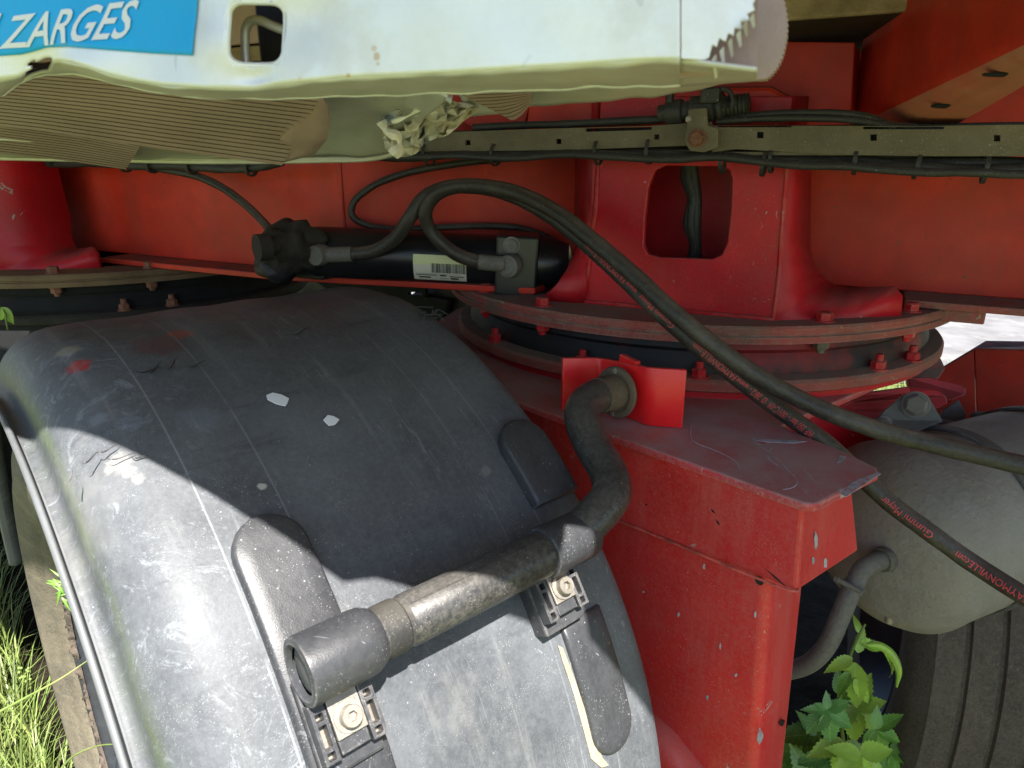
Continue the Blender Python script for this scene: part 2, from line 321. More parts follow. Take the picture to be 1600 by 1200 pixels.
def hexmesh(r, h, shank, kind='hex'):
    key = (round(r, 4), round(h, 4), round(shank, 4), kind)
    if key in _hex: return _hex[key]
    bm = bmesh.new()
    def cyl(n, r0, r1, z0, z1, rot=0):
        A = [bm.verts.new((r0 * math.cos(2 * math.pi * k / n + rot), r0 * math.sin(2 * math.pi * k / n + rot), z0)) for k in range(n)]
        B = [bm.verts.new((r1 * math.cos(2 * math.pi * k / n + rot), r1 * math.sin(2 * math.pi * k / n + rot), z1)) for k in range(n)]
        for k in range(n): bm.faces.new([A[k], A[(k + 1) % n], B[(k + 1) % n], B[k]])
        bm.faces.new(A[::-1]); bm.faces.new(B)
    if kind == 'hex':
        cyl(18, r * 1.25, r * 1.25, 0, h * .18); cyl(6, r, r, h * .18, h * .85, .3); cyl(6, r, r * .8, h * .85, h, .3)
        if shank: cyl(12, r * .55, r * .5, h, h + shank)
    else:
        n = 24; ri = r * .5
        cyl(20, r * 1.45, r * 1.45, 0, h * .14)
        O0 = [bm.verts.new((r * math.cos(2 * math.pi * k / n), r * math.sin(2 * math.pi * k / n), h * .14)) for k in range(n)]
        O1 = [bm.verts.new((r * math.cos(2 * math.pi * k / n), r * math.sin(2 * math.pi * k / n), h * .9)) for k in range(n)]
        O2 = [bm.verts.new((r * .93 * math.cos(2 * math.pi * k / n), r * .93 * math.sin(2 * math.pi * k / n), h)) for k in range(n)]
        def hx(k): 
            an = 2 * math.pi * k / n; s = math.pi / 3; q = (an % s) - s / 2; rr = ri * math.cos(s / 2) / math.cos(q); return rr * math.cos(an), rr * math.sin(an)
        I1 = [bm.verts.new((*hx(k), h)) for k in range(n)]; I0 = [bm.verts.new((*hx(k), h * .45)) for k in range(n)]
        for A, B in ((O0, O1), (O1, O2), (O2, I1), (I1, I0)):
            for k in range(n): bm.faces.new([A[k], A[(k + 1) % n], B[(k + 1) % n], B[k]])
        bm.faces.new(I0); bm.faces.new(O0[::-1])
    me = tome(bm, 'bolt'); _hex[key] = me; return me
def bolt(p, axis, r, h, m, parent, shank=0, kind='hex', name='bolt', spin=0):
    me = hexmesh(r, h, shank, kind)
    if me.materials and me.materials[0] != M[m]: me = me.copy(); _hex.pop((round(r, 4), round(h, 4), round(shank, 4), kind), None)
    if not me.materials: me.materials.append(M[m])
    o = bpy.data.objects.new(name, me); COL.objects.link(o)
    if me.materials[0] != M[m]: me.materials[0] = M[m]
    mw = Matrix.Translation(p) @ axis.to_track_quat('Z', 'Y').to_matrix().to_4x4() @ Matrix.Rotation(spin, 4, 'Z')
    if parent is not None:
        o.parent = parent; o.matrix_parent_inverse = parent.matrix_world.inverted()
    o.matrix_basis = mw; return o
def grid(name, fn, nu, nv, m, parent=None, thick=0, keep=None, smooth=True, sd=None, **kw):
    bm = bmesh.new(); vs = [[bm.verts.new(fn(i / nu, j / nv)) for j in range(nv + 1)] for i in range(nu + 1)]
    for i in range(nu):
        for j in range(nv):
            if keep and not keep((i + .5) / nu, (j + .5) / nv): continue
            bm.faces.new([vs[i][j], vs[i + 1][j], vs[i + 1][j + 1], vs[i][j + 1]])
    bmesh.ops.delete(bm, geom=[v for v in bm.verts if not v.link_faces], context='VERTS')
    o = link(name, tome(bm, name, smooth, 50), m, parent, **kw)
    if thick:
        s = o.modifiers.new('solid', 'SOLIDIFY'); s.thickness = thick; s.offset = 0
    return o
def text_mesh(txt, fn, sub=.12, shear=0, size=1, bold=0):
    """glyph outlines -> mesh, every vertex mapped (x,y)->world by fn"""
    c = bpy.data.curves.new('t', 'FONT'); c.body = txt; c.size = size; c.shear = shear; c.offset = bold; c.resolution_u = 3
    o = bpy.data.objects.new('t', c); COL.objects.link(o); bpy.context.view_layer.update()
    me = bpy.data.meshes.new_from_object(o.evaluated_get(bpy.context.evaluated_depsgraph_get()))
    COL.objects.unlink(o); bpy.data.objects.remove(o); bpy.data.curves.remove(c)
    bm_ = bmesh.new(); bm_.from_mesh(me); bmesh.ops.triangulate(bm_, faces=bm_.faces)
    for _ in range(2 if sub else 0):
        L_e = [e for e in bm_.edges if e.calc_length() > sub * size]
        if L_e: bmesh.ops.subdivide_edges(bm_, edges=L_e, cuts=1); bmesh.ops.triangulate(bm_, faces=bm_.faces)
    bm_.to_mesh(me); bm_.free()
    xs = [v.co.x for v in me.vertices]; w_ = max(xs); x0 = min(xs)
    for v in me.vertices: v.co = fn((v.co.x - x0) / (w_ - x0), v.co.y / size, w_ - x0)
    return me
def lerp(a, b, t): return a + (b - a) * t
def pl(tab, x):                              # piecewise linear lookup
    if x <= tab[0][0]: return tab[0][1]
    for (x0, y0), (x1, y1) in zip(tab, tab[1:]):
        if x <= x1: return y0 + (y1 - y0) * (x - x0) / (x1 - x0)
    return tab[-1][1]

# ================================================================== SETTING
def W(x, y, z): return V((x, y, z))
def sheet(name, pts, m, **kw):
    bm = bmesh.new(); bm.faces.new([bm.verts.new(p) for p in pts]); return link(name, tome(bm, name), m, None, **kw)
sheet('ground', [W(-60, -60, 0), W(60, -60, 0), W(60, 200, 0), W(-60, 200, 0)], 'soil', kind='structure')
sheet('bare_soil', [Fp(-6, .62, .004), Fp(6, .75, .004), Fp(6, -2.2, .004), Fp(-6, -2.2, .004)], 'earth', kind='structure')
sheet('yard', [W(-30, 4.0, .008), W(30, 4.0, .008), W(30, 14, .008), W(-30, 14, .008)], 'concrete', kind='structure')

# ================================================================== TRAILER FRAME
WEB = .10
fr_ = thing('flatbed_trailer', 'red steel chassis of the trailer with long web and bolted flange running behind the hoses', 'trailer', Fp(0, WEB, 1.0))
ZT = 1.42; ZF = 1.0955
MWL = .355                                  # left web stands further out, bends back at the weld seam
def webm(x):
    return MWL if x < 533 else lerp(MWL, .14, (x - 533) / 375)
bs_ = fco(fM(533, 300, MWL))[0]; bE = fco(fM(912, 300, .14))[0]
box('web', Fp, (-2.9, bs_), (MWL - .008, MWL), (ZF + .01, ZT), 'red_dark', fr_, label='long orange red web plate left of the weld seam')
hull8('web', [Fp(bs_, MWL, ZT), Fp(bE, .14, ZT), Fp(bE, .132, ZT), Fp(bs_, MWL - .0079, ZT)], [Fp(bs_, MWL, ZF + .01), Fp(bE, .14, ZF + .01), Fp(bE, .132, ZF + .01), Fp(bs_, MWL - .0079, ZF + .01)], 'red_dark', fr_, label='angled web plate behind the hydraulic cylinder')
b2 = fco(fM(1262, 300, WEB))[0]; b3 = b2 + 1.3
box('web', Fp, (b2 - .1, b3), (WEB - .008, WEB), (ZF + .01, ZT), 'red_dark', fr_, label='orange red web plate right of the turret housing')
bl = fco(fM(158, 410, MWL + .06))[0]; bk0 = fco(fM(430, 430, MWL + .06))[0]
hull8('flange', [Fp(bl, MWL + .062, ZF + .0098), Fp(bk0, MWL + .058, ZF + .0098), Fp(bE, .33, ZF + .0098), Fp(bE, .10, ZF + .0098), Fp(bs_, MWL - .05, ZF + .0098), Fp(bl, MWL - .05, ZF + .0098)],
      [Fp(bl, MWL + .062, ZF), Fp(bk0, MWL + .058, ZF), Fp(bE, .33, ZF), Fp(bE, .10, ZF), Fp(bs_, MWL - .05, ZF), Fp(bl, MWL - .05, ZF)], 'red_dark', fr_)
box('flange', Fp, (fco(fM(1412, 480, .178))[0], b3), (WEB - .06, .178), (ZF, ZF + .0098), 'red_rust', fr_)
box('flange_pad', Fp, (fco(fM(1425, 490, .17))[0], fco(fM(1540, 500, .17))[0]), (0, .165), (ZF - .018, ZF - .0003), 'red_rust', fr_)
box('flange_pad', Fp, (fco(fM(205, 418, MWL + .05))[0], fco(fM(240, 425, MWL + .05))[0]), (MWL - .03, MWL + .055), (ZF - .012, ZF - .0003), 'red_dark', fr_)
tube('weld_seam', [Fp(bs_, MWL + .0, ZF + .012), Fp(bs_, MWL + .0, ZT - .01)], .004, 'red_dark', fr_, seg=8, straight=True)
box('top_flange', Fp, (-2.9, b3), (.0, .10), (ZT, ZT + .012), 'wood_shade', fr_)
box('far_web', Fp, (-3.0, 2.4), (-.80, -.79), (1.10, ZT), 'red_dark', fr_)
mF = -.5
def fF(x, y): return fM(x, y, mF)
plate('shade_backdrop', [fF(-500, 420), fF(664, 425), fF(664, 465), fF(700, 470), fF(676, 560), fF(690, 900), fF(-500, 900)], 'void', fr_, .02, d=-FM,  # flat black panel added to stand in for the deep shade beyond
      holes=[[fF(350, 432), fF(362, 431), fF(365, 441), fF(364, 452), fF(359, 444), fF(354, 444), fF(347, 455), fF(346, 448)], [fF(432, 439), fF(447, 440), fF(447, 452), fF(433, 453)], [fF(637, 456), fF(660, 457), fF(660, 461), fF(637, 461)]], bevel=0, label='flat black panel painting the deep shade by the far axle')
# outrigger arm reaching toward the camera (upper right), with a rounded lower bend
def outr():
    # lower left bend and lower right edge, far end (at the web) and near end (out of frame, upper right)
    m0, m1 = .33, .78
    def sec(L, Rr, m, h):
        a_, c_ = fM(*L, m), fM(*Rr, m); bL, zL = fco(a_)[0], a_.z; bR, zR = fco(c_)[0], c_.z; rad = min(.045, (bR - bL) * .45)
        out = [(bL, zL + h)]
        for k in range(9):
            an = math.pi + (math.pi / 2) * k / 8; out.append((bL + rad + rad * math.cos(an), zL + rad + rad * math.sin(an)))
        out += [(bR, zR), (bR, zR + .012), (bL + rad, zL + .012), (bL + .012, zL + rad), (bL + .012, zL + h)]
        return [Fp(b, m, z) for b, z in out]
    A = sec((1372, 196), (1492, 196), m0, .34); B = sec((1700, 30), (1752, 46), m1, .34)
    # continue straight back to the web
    C_ = [a + (a - b_) * .35 for a, b_ in zip(A, B)]
    bm = bmesh.new(); R_ = [[bm.verts.new(p) for p in sct] for sct in (C_, A, B)]
    for P_, Q_ in zip(R_, R_[1:]):
        for i in range(len(P_)): bm.faces.new([P_[i], P_[(i + 1) % len(P_)], Q_[(i + 1) % len(P_)], Q_[i]])
    bm.faces.new(R_[0]); bm.faces.new(R_[-1][::-1]); bmesh.ops.recalc_face_normals(bm, faces=bm.faces)
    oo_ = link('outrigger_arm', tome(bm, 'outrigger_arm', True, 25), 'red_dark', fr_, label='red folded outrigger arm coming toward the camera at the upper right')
    oo_.data.materials.append(M['red_bounce'])
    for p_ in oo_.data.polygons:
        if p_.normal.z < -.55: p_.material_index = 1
    n_ = (B[9] - A[9]).cross(A[10] - A[9]).normalized(); n_ = -n_ if n_.z > 0 else n_
    for x, y, L in ((1475, 167, 42), (1562, 118, 56)):
        pts = [onP(x + L / 2 * math.cos(t), y + 2.6 * math.sin(t), A[10] + n_ * .0012, n_) for t in [2 * math.pi * k / 20 for k in range(20)]]
        plate('slot', pts, 'void', fr_, .0012, d=-n_, bevel=0)
    return 0
zb_out = outr()
# left leg of the neighbouring housing and dark mount behind the ladder
# crossmember above the housing
plate('crossmember', [fM(800, 60, .25), fM(1336, 66, .25), fM(1328, 205, .25), fM(800, 205, .25)], 'red_dark', fr_, .01)
plate('crossmember_side', [fM(1336, 66, .25), Fp(fco(fM(1336, 66, .25))[0] + .01, -.02, fM(1336, 66, .25).z), Fp(fco(fM(1328, 205, .25))[0] + .01, -.02, fM(1328, 205, .25).z), fM(1328, 205, .25)], 'red_dark', fr_, .01)
plate('step_bracket', [fM(828, 138, .33), fM(1205, 134, .33), fM(1236, 150, .33), fM(1236, 196, .33), fM(820, 205, .33)], 'red_dark', fr_, .03, bevel=.006)
plate('gusset', [fM(735, 170, .30), fM(832, 150, .30), fM(820, 192, .30), fM(803, 203, .30), fM(745, 203, .30), fM(722, 190, .30)], 'red_dark', fr_, .02)

# ================================================================== DECK AND ADDED SHADE SHEET
dk = thing('trailer_deck', 'weathered wooden trailer deck with a rough pale front edge above the red frame', 'deck', Fp(0, .3, 1.47))
ez0 = fM(1300, 29, .36).z; ez1 = ez0 + .03
for i in range(9):
    ba = -2.6 + i * .52
    box('plank', Fp, (ba + .002, ba + .516), (.10, .36 + .004 * (i % 2)), (ez0, ez1 + .01 * (i % 3) * .3), 'wood_shade', dk, bevel=.004)
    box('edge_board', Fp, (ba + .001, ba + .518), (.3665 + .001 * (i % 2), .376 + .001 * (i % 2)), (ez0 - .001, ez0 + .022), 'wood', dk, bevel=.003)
    box('plank', Fp, (ba + .002, ba + .516), (-1.0, .098), (ez0 + .012, ez1), 'wood_shade', dk, bevel=.003)
box('edge_rail', Fp, (-2.6, 2.1), (.380, .390), (ez0 + .023, ez0 + .10), 'alu_tread', dk)
bd = thing('shade_board', 'unseen sheet added over the ladder and deck to shade the mudguard', 'shade_sheet', (0, .8, 1.52))
plate('shade_sheet', [W(-2.6, 1.1, 1.53), W(-1.2, .70, 1.53), W(-.50, .36, 1.53), W(-.263, .255, 1.53), W(-.14, .195, 1.53), W(-.015, .128, 1.53), W(.01, .138, 1.53), W(.168, .128, 1.53), W(.172, .21, 1.53), W(.20, .21, 1.53), W(.225, .125, 1.53), W(.325, .06, 1.53), W(.55, -.08, 1.53), W(1.6, -.5, 1.53), W(2.2, .6, 1.53), W(2.2, 1.5, 1.53), W(-2.6, 2.2, 1.53)], 'wood', bd, .018, d=Z)  # added out-of-view sheet, front edge shaped to cast the mudguard's shade

# ================================================================== TURNTABLE
def ringc(z): return V((FC.x, FC.y, z))
def turntable(root):
    c = ringc(0)
    lathe('top_ring', c, Z, [(.34, 1.094), (.429, 1.094), (.431, 1.091), (.431, 1.0845), (.427, 1.083), (.427, 1.081), (.430, 1.0795), (.430, 1.071), (.42, 1.070), (.34, 1.070)], 'red_rust', root, 160)
    lathe('bearing_drum', c, Z, [(.36, 1.071), (.395, 1.068), (.398, 1.055), (.388, 1.048), (.392, 1.040), (.396, 1.024), (.396, 1.018)], 'drum', root, 160)
    lathe('bottom_flange', c, Z, [(.36, 1.022), (.398, 1.021), (.415, 1.018), (.418, 1.014), (.418, 1.003), (.413, 1.000), (.36, .999)], 'red_rust', root, 160)
    lathe('base_disc', c, Z, [(0, .9988), (.404, .9988), (.404, .9885), (0, .9885)], 'red', root, 128)
    for px in ((845, 477), (1300, 505), (748, 455), (1450, 490)):
        p = onZ(px[0], px[1], 1.095); q = p - c; q.z = 0; p = c + q.normalized() * .408; p.z = 1.0935
        bolt(p, Z, .010, .013, 'red', root, spin=px[0])
        pb = p.copy(); pb.z = 1.0702; bolt(pb, -Z, .010, .013, 'galv' if px[0] == 1300 else 'red', root, shank=.005, name='nut')
    for px in ((775, 532), (1387, 580), (1440, 565), (925, 560), (1090, 580)):
        p = onZ(px[0], px[1], 1.02); q = p - c; q.z = 0; p = c + q.normalized() * .406; p.z = 1.0185
        bolt(p, Z, .010, .013, 'red', root, shank=.009, spin=px[0])
    return root
tt = turntable(thing('turntable', 'dusty red steering turntable ring with black bearing under the turret housing', 'turntable', ringc(.97), 'steering turntables under the chassis'))

# turret housing standing on the ring
hs = thing('turret_housing', 'bright red tapered turret housing with a rounded square opening, above the turntable', 'housing', ringc(1.092), 'turret housings')
MH = .345
def hp(x, y): return fM(x, y, MH)
zr = 1.0945
def base(x, m=MH):                      # foot of the plate on the ring top
    p = fM(x, 480, m); p.z = zr; return p
hole = [(1040, 259), (1128, 260), (1140, 266), (1144, 280), (1142, 330), (1136, 380), (1128, 398), (1112, 405), (1030, 402), (1012, 397), (1006, 384), (1008, 340), (1014, 290), (1024, 266)]
TOPY = 150
plate('front_plate', [hp(938, TOPY), hp(1240, TOPY), hp(1229, 262), base(1211), base(911), hp(931, 320), hp(934, 260)], 'red', hs, .010, d=-FM, holes=[[hp(*q) for q in hole]], bevel=.002)
mL = .14
def bz(x, y, m): return fM(x, y, m)
left_edge = [bz(907, TOPY, mL), bz(907, 250, mL), bz(904, 330, mL), bz(911, 385, mL + .01), bz(893, 418, mL + .04)]
foot = onZ(842, 468, zr)
grid_l = [hp(938, TOPY), hp(934, 260), hp(931, 320), base(911)]
bm = bmesh.new()
rowA = [hp(937, TOPY), hp(934.5, 250), hp(930, 330), hp(924, 378), hp(922, 402), hp(919, 430), hp(916, 455), base(911)]
rowB = [bz(907, TOPY, mL), bz(906, 250, mL), bz(904, 330, mL), bz(911, 378, .20), bz(903, 402, .31), bz(888, 425, .345), bz(868, 445, .37), foot]
va = [bm.verts.new(p) for p in rowA]; vb = [bm.verts.new(p) for p in rowB]
for i in range(7): bm.faces.new([va[i], va[i + 1], vb[i + 1], vb[i]])
o = link('side_plate', tome(bm, 'side_plate', True), 'red', hs); s_ = o.modifiers.new('s', 'SOLIDIFY'); s_.thickness = .008; s_.offset = 1 if False else -1
# right side plate with curved gusset
mR = .20; gm = .24
def rp(x, y, m): return fM(x, y, m)
def foot_(x, t): return base(1210.5).lerp(V((*fM(1408, 492, .24).xy, zr)), t)
rowA = [hp(1240, TOPY), hp(1229.5, 262), hp(1221, 370), hp(1217.5, 410), hp(1214, 455), foot_(0, 0), foot_(0, .22), foot_(0, .42), foot_(0, .62), foot_(0, .85), foot_(0, 1)]
rowB = [rp(1275, TOPY, mR), rp(1268, 262, mR), rp(1266, 388, mR), rp(1272, 412, mR + .01), rp(1282, 428, mR + .015), rp(1292, 438, mR + .02), rp(1306, 446, .225), rp(1330, 449, .23), rp(1365, 448, .235), rp(1398, 447, .24), rp(1411, 462, .24)]
bm = bmesh.new(); va = [bm.verts.new(p) for p in rowA]; vb = [bm.verts.new(p) for p in rowB]
for i in range(len(rowA) - 1): bm.faces.new([va[i], va[i + 1], vb[i + 1], vb[i]])
o = link('side_plate', tome(bm, 'side_plate', True, 60), 'red', hs); s_ = o.modifiers.new('s', 'SOLIDIFY'); s_.thickness = .009; s_.offset = -1
plate('inner_plate', [fM(960, 200, .2), fM(1215, 200, .2), fM(1215, 470, .2), fM(960, 470, .2)], 'red', hs, .008, d=-FM)
# weld beads along the foot
tube('weld_bead', [Fp(lerp(fco(base(912))[0], fco(base(1210))[0], k / 12), MH + .002, zr + .001) for k in range(13)], .0035, 'red', hs, seg=8, n=4, wob=.0015)

# the second turntable and housing further left along the frame
def copy_tree(o, off, parent=None):
    c = o.copy(); COL.objects.link(c)
    if parent is None: c.location = o.location + off
    else: c.parent = parent; c.matrix_parent_inverse = o.matrix_parent_inverse.copy()
    bpy.context.view_layer.update()
    for ch in list(o.children): copy_tree(ch, off, c)
    return c
tip = fM(1412, 478, gm)
OFF = V((-1.23, .385, 0))
want = onP(155, 408, tip + OFF, FM); H2 = want - tip; H2.z = 0
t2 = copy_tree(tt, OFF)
for ch in t2.children:  # lower parts of this copy recoloured near black to paint in shade
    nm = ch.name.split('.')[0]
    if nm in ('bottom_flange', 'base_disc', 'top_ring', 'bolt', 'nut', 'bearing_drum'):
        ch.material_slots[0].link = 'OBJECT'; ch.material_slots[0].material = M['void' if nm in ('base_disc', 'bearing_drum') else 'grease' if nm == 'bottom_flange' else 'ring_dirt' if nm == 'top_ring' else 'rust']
t2['label'] = 'turntable ring darkened for shade at the far left behind the mudguard'
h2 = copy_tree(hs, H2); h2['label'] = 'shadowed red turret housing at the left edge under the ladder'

# ================================================================== AXLE ARM (red box arm + column)
arm = thing('axle_arm', 'bright red box section axle arm with a scratched dusty lid beside the mudguard', 'axle arm', G(.25, .4, .3))
LZ = .988
def lz(x, y): return onZ(x, y, LZ)
k1, k2, k3 = lz(1270, 791), lz(1380, 735), lz(1322, 706); kL = lz(800, 625)
def angc(p): q = p - FC; return math.atan2(q.y, q.x), math.hypot(q.x, q.y)
angL, rL = angc(kL); ang3, r3 = angc(k3)
pts = [k1 + (kL - k1).normalized() * .008, kL]
aa = angL if angL < 0 else angL - 2 * math.pi
for k in range(1, 13):
    t = k / 12; an = lerp(aa, -R(275), t); rr_ = lerp(rL, .47, min(1, t * 3)); pts.append(V((FC.x + rr_ * math.cos(an), FC.y + rr_ * math.sin(an), LZ)))
for k in range(0, 13):
    t = k / 12; an = lerp(R(80), R(-32), t); pts.append(V((FC.x + .405 * math.cos(an), FC.y + .405 * math.sin(an), LZ)))
pts += [lz(1222, 664), lz(1246, 676), k3, k2 + (k3 - k2).normalized() * .008, k2 + (k1 - k2).normalized() * .008, k1 + (k2 - k1).normalized() * .008]
plate('lid', pts, 'lid', arm, .0095, d=-Z, bevel=.0028)
A0 = gco(k1)[0] + .012; n_top = gco(k1)[1] - .014; AR = gco(k2)[0] - .012

pcb = gA(1245, 925, A0); ca, cn, cz = gco(pcb)                 # lower front corner of the collar
pc0 = gA(985, 822, A0); zc0 = gco(pc0)[2]
zb0 = LZ - .0097
prb = gN(1345, 862, cn + .0); ra = gco(prb)[0]; rz = prb.z
zs_ = (cz - zc0) / max(.01, cn - gco(pc0)[1]); zL_ = cz + zs_ * (-.05 - cn)
hull8('collar', [G(A0, -.05, zb0), G(A0, n_top, zb0), G(AR, n_top - .002, zb0), G(AR, -.05, zb0)],
      [G(A0, -.05, zL_), G(A0, cn, cz), G(ra, cn - .002, rz), G(AR, -.05, zL_)], 'red_arm', arm, .004)
A1 = A0 + .012
e1 = gA(1206, 925, A1); n1 = gco(e1)[1] - .004
e2 = gA(1180, 1200, A1); n2 = gco(e2)[1]; z2 = e2.z
r1 = gN(1264, 935, n1 + .004); r2 = gN(1229, 1200, n2)
slope = (n2 - n1) / (e1.z - z2) if abs(e1.z - z2) > .01 else 0
zlow = .22; nlow = n1 + slope * (e1.z - zlow)
colr = .012
def colsec(z):
    nn = n1 + slope * (e1.z - z); a0 = A1; a1 = lerp(gco(r1)[0], gco(r2)[0], min(1.6, (e1.z - z) / max(.05, e1.z - z2)))
    pts = [(a0, nn - .45)]
    for k in range(6):
        an = math.pi - (math.pi / 2) * k / 5; pts.append((a0 + colr + colr * math.cos(an), nn - colr + colr * math.sin(an)))
    pts += [(a1, nn - .008), (a1, nn - .45)]
    return [G(a, n, z) for a, n in pts]
zt_ = max(cz, rz) + .03
bm = bmesh.new(); secs = [[bm.verts.new(p) for p in colsec(z)] for z in (zt_, .8, .7, .55, .4, zlow)]
for A, B in zip(secs, secs[1:]):
    for i in range(len(A)): bm.faces.new([A[i], A[(i + 1) % len(A)], B[(i + 1) % len(A)], B[i]])
bm.faces.new(secs[0]); bm.faces.new(secs[-1][::-1]); bmesh.ops.recalc_face_normals(bm, faces=bm.faces)
link('column', tome(bm, 'column', True, 30), 'red_arm', arm)
# axle hub bulge low on the column
tube('axle_beam', [G(A1 + .05, .10, .50), G(A1 - .09, .10, .50)], .115, 'red_arm', arm, seg=32, straight=True)
pt = gA(1065, 1185, A1 - .02)
tube('axle_boss', [gA(960, 1120, A1 + .01), gA(1020, 1150, A1 - .005), gA(1085, 1225, A1 - .005)], .03, 'red_arm', arm, seg=20)
for x, y, r in ((1187, 907, .0045),):
    p = gA(x, y, A1 - .0005); lathe('hole', p, -GA, [(0, .0), (r, .0), (r * 1.1, .0009), (0, .0009)], 'black', arm, 20)
p = gN(1220, 1128, n1 + .002 + slope * .1); lathe('hole', p, GN, [(0, 0), (.004, 0), (.004, .003), (0, .003)], 'black', arm, 16)
for pts_ in (((1080, 660), (1084, 690), (1120, 705), (1150, 722), (1158, 745)), ((1180, 690), (1212, 715), (1232, 735), (1246, 752), (1238, 762), (1224, 765)), ((1205, 700), (1200, 715), (1215, 728))):
    tube('scratch', [lz(x, y) + Z * .0001 for x, y in pts_], .0005, 'scrape', arm, seg=5, n=8, wob=.0004)
for poly in (((1176, 686), (1200, 687), (1235, 688), (1262, 690), (1240, 693), (1200, 691), (1182, 689)), ((1312, 772), (1330, 755), (1352, 746), (1372, 738), (1376, 741), (1352, 757), (1338, 766), (1322, 777)), ((1312, 712), (1322, 714), (1314, 722), (1308, 724))):
    plate('paint_scrape', [lz(x, y) + Z * .0006 for x, y in poly], 'scrape', arm, .0005, d=-Z, bevel=0)
tube('weld_bead', [G(A0 - .001, n, cz + .018 + .0 * n) for n in [-.04 + .06 * k for k in range(2)]], .002, 'red_arm', arm, seg=8, n=4, wob=.0012)
tube('weld_bead', [base(911) + FM * .0015, hp(919, 430) + FM * .0015, hp(924, 378) + FM * .001, hp(931, 320) + FM * .001, hp(935, 250) + FM * .001], .0028, 'red', hs, seg=8, n=12, wob=.0016)
tube('weld_bead', [base(1210.5) + FM * .0015, hp(1217, 430) + FM * .001, hp(1222, 360) + FM * .001, hp(1229.5, 262) + FM * .001], .0026, 'red', hs, seg=8, n=12, wob=.0016)
tube('dirt_shade_seam', [G(A0 - .0005, n, zb0 - .0005) for n in (-.05, .1, .25, .4, n_top)] , .0019, 'grease', arm, seg=8, n=14, wob=.0016)
tube('dirt_shade_seam', [G(A0 + .001, n_top + .0005, zb0 - .0005), G(lerp(A0, AR, .5), n_top - .0005, zb0 - .0005), G(AR, n_top - .0015, zb0 - .0005)], .0016, 'grease', arm, seg=8, n=10, wob=.0014)
tube('dirt_shade_seam', [G(A1 - .0008, n, cz + zs_ * (n - cn) - .0015) for n in (-.05, .1, .25, .4, cn - .006)], .0022, 'grease', arm, seg=8, n=14, wob=.0018)  # dark line painting in the shadow below the collar's overhang
tube('plate_edge', [G(A0 - .0004, n, cz + zs_ * (n - cn) + .001) for n in (-.05, .1, .25, .4, cn)] + [G(A0 + .004, cn - .001, cz + .0015)], .0016, 'edge_red', arm, seg=8, n=10, wob=.0006)
for (x, y, w_, h_) in ((1275, 846, 3, 14), (1271, 876, 2, 6), (1290, 880, 3, 9)):
    pts_ = [onP(x + w_ * math.cos(t) * random.uniform(.6, 1.2), y + h_ * math.sin(t) * random.uniform(.7, 1.15), G(A0, lerp(n_top, cn, max(0, (y - 795) / 130)) + .0012, 0), GN) for t in [2 * math.pi * k / 11 for k in range(11)]]
    plate('paint_chip', pts_, 'scrape', arm, .0006, d=-GN, bevel=0)
for (x, y, w_, h_) in ((1187, 1150, 5, 12), (1100, 885, 2, 5), (1060, 960, 2, 4), (1120, 870, 1, 4), (1125, 1010, 1.5, 5), (1150, 1055, 2, 3), (1105, 1090, 2, 4), (1005, 925, 1.5, 2), (1180, 960, 2, 5)):
    pts_ = [onP(x + w_ * math.cos(t) * random.uniform(.6, 1.2), y + h_ * math.sin(t) * random.uniform(.7, 1.15), G(A1 - .0006, 0, 0), GA) for t in [2 * math.pi * k / 11 for k in range(11)]]
    plate('paint_chip', pts_, 'scrape', arm, .0005, d=GA, bevel=0)
for (x, y, dx, dy) in ((1110, 795, 8, 8), (1118, 812, 7, 9), (1008, 787, 3, 3), (1195, 888, 34, 30)):
    pts_ = [onP(x, y, G(A0 - .0004, 0, 0), GA), onP(x + dx * .5 + 1, y + dy * .5 - 1, G(A0 - .0004, 0, 0), GA), onP(x + dx, y + dy, G(A0 - .0004, 0, 0), GA), onP(x + dx * .5 - 1, y + dy * .5 + 1.4, G(A0 - .0004, 0, 0), GA)]
    plate('paint_nick', pts_, 'grease', arm, .0004, d=GA, bevel=0)
# thin weld line along the lid's near edge
tube('weld_bead', [G(A0 - .001, n, zb0 - .001) for n in [-.02 + .05 * k for k in range(13)]], .0022, 'red_arm', arm, seg=8, n=4, wob=.0012)

# bent bracket plate that carries the tube
bk = thing('tube_bracket', 'clean bright red bent bracket plate with a small top tab, welded on the arm lid', 'bracket', onZ(1000, 665, LZ))
TB = LZ + .001
def bzp(x, y, ref): return onP(x, y, ref, FMb)
# foot points on the lid (photo), then vertical walls of one height
f0 = onZ(876, 654, TB); f1 = onZ(935, 668, TB); f2 = onZ(1012, 664, TB); f3 = onZ(1066, 667, TB)
dY = V((1, -.14, 0)).normalized()
f0 = onZ(876, 652, TB); base_d = V((.93, .36, 0)).normalized()
H = .0
def topz(foot, ytop, xtop):
    d = ray(xtop, ytop); k = math.hypot(foot.x - CAM.x, foot.y - CAM.y) / math.hypot(d.x, d.y); return CAM.z + d.z * k
f0 = onZ(877, 640, TB); f3 = onZ(1066, 668, TB)
fA_ = lerp(f0, f3, .27) + V((-.0, .028, 0)); fB_ = lerp(f0, f3, .66) + V((.0, .004, 0)) 
fB_ = onZ(1012, 664, TB); fA_ = onZ(935, 632, TB)
h0 = topz(f0, 559, 877); h1 = topz(fA_, 558, 926); h2 = topz(fB_, 574, 1016); h3 = topz(f3, 577, 1071)
hh = [h0, h1, h2, h3]; hz = sum(hh) / 4
feet = [f0, fA_, fB_, f3]; bm = bmesh.new()
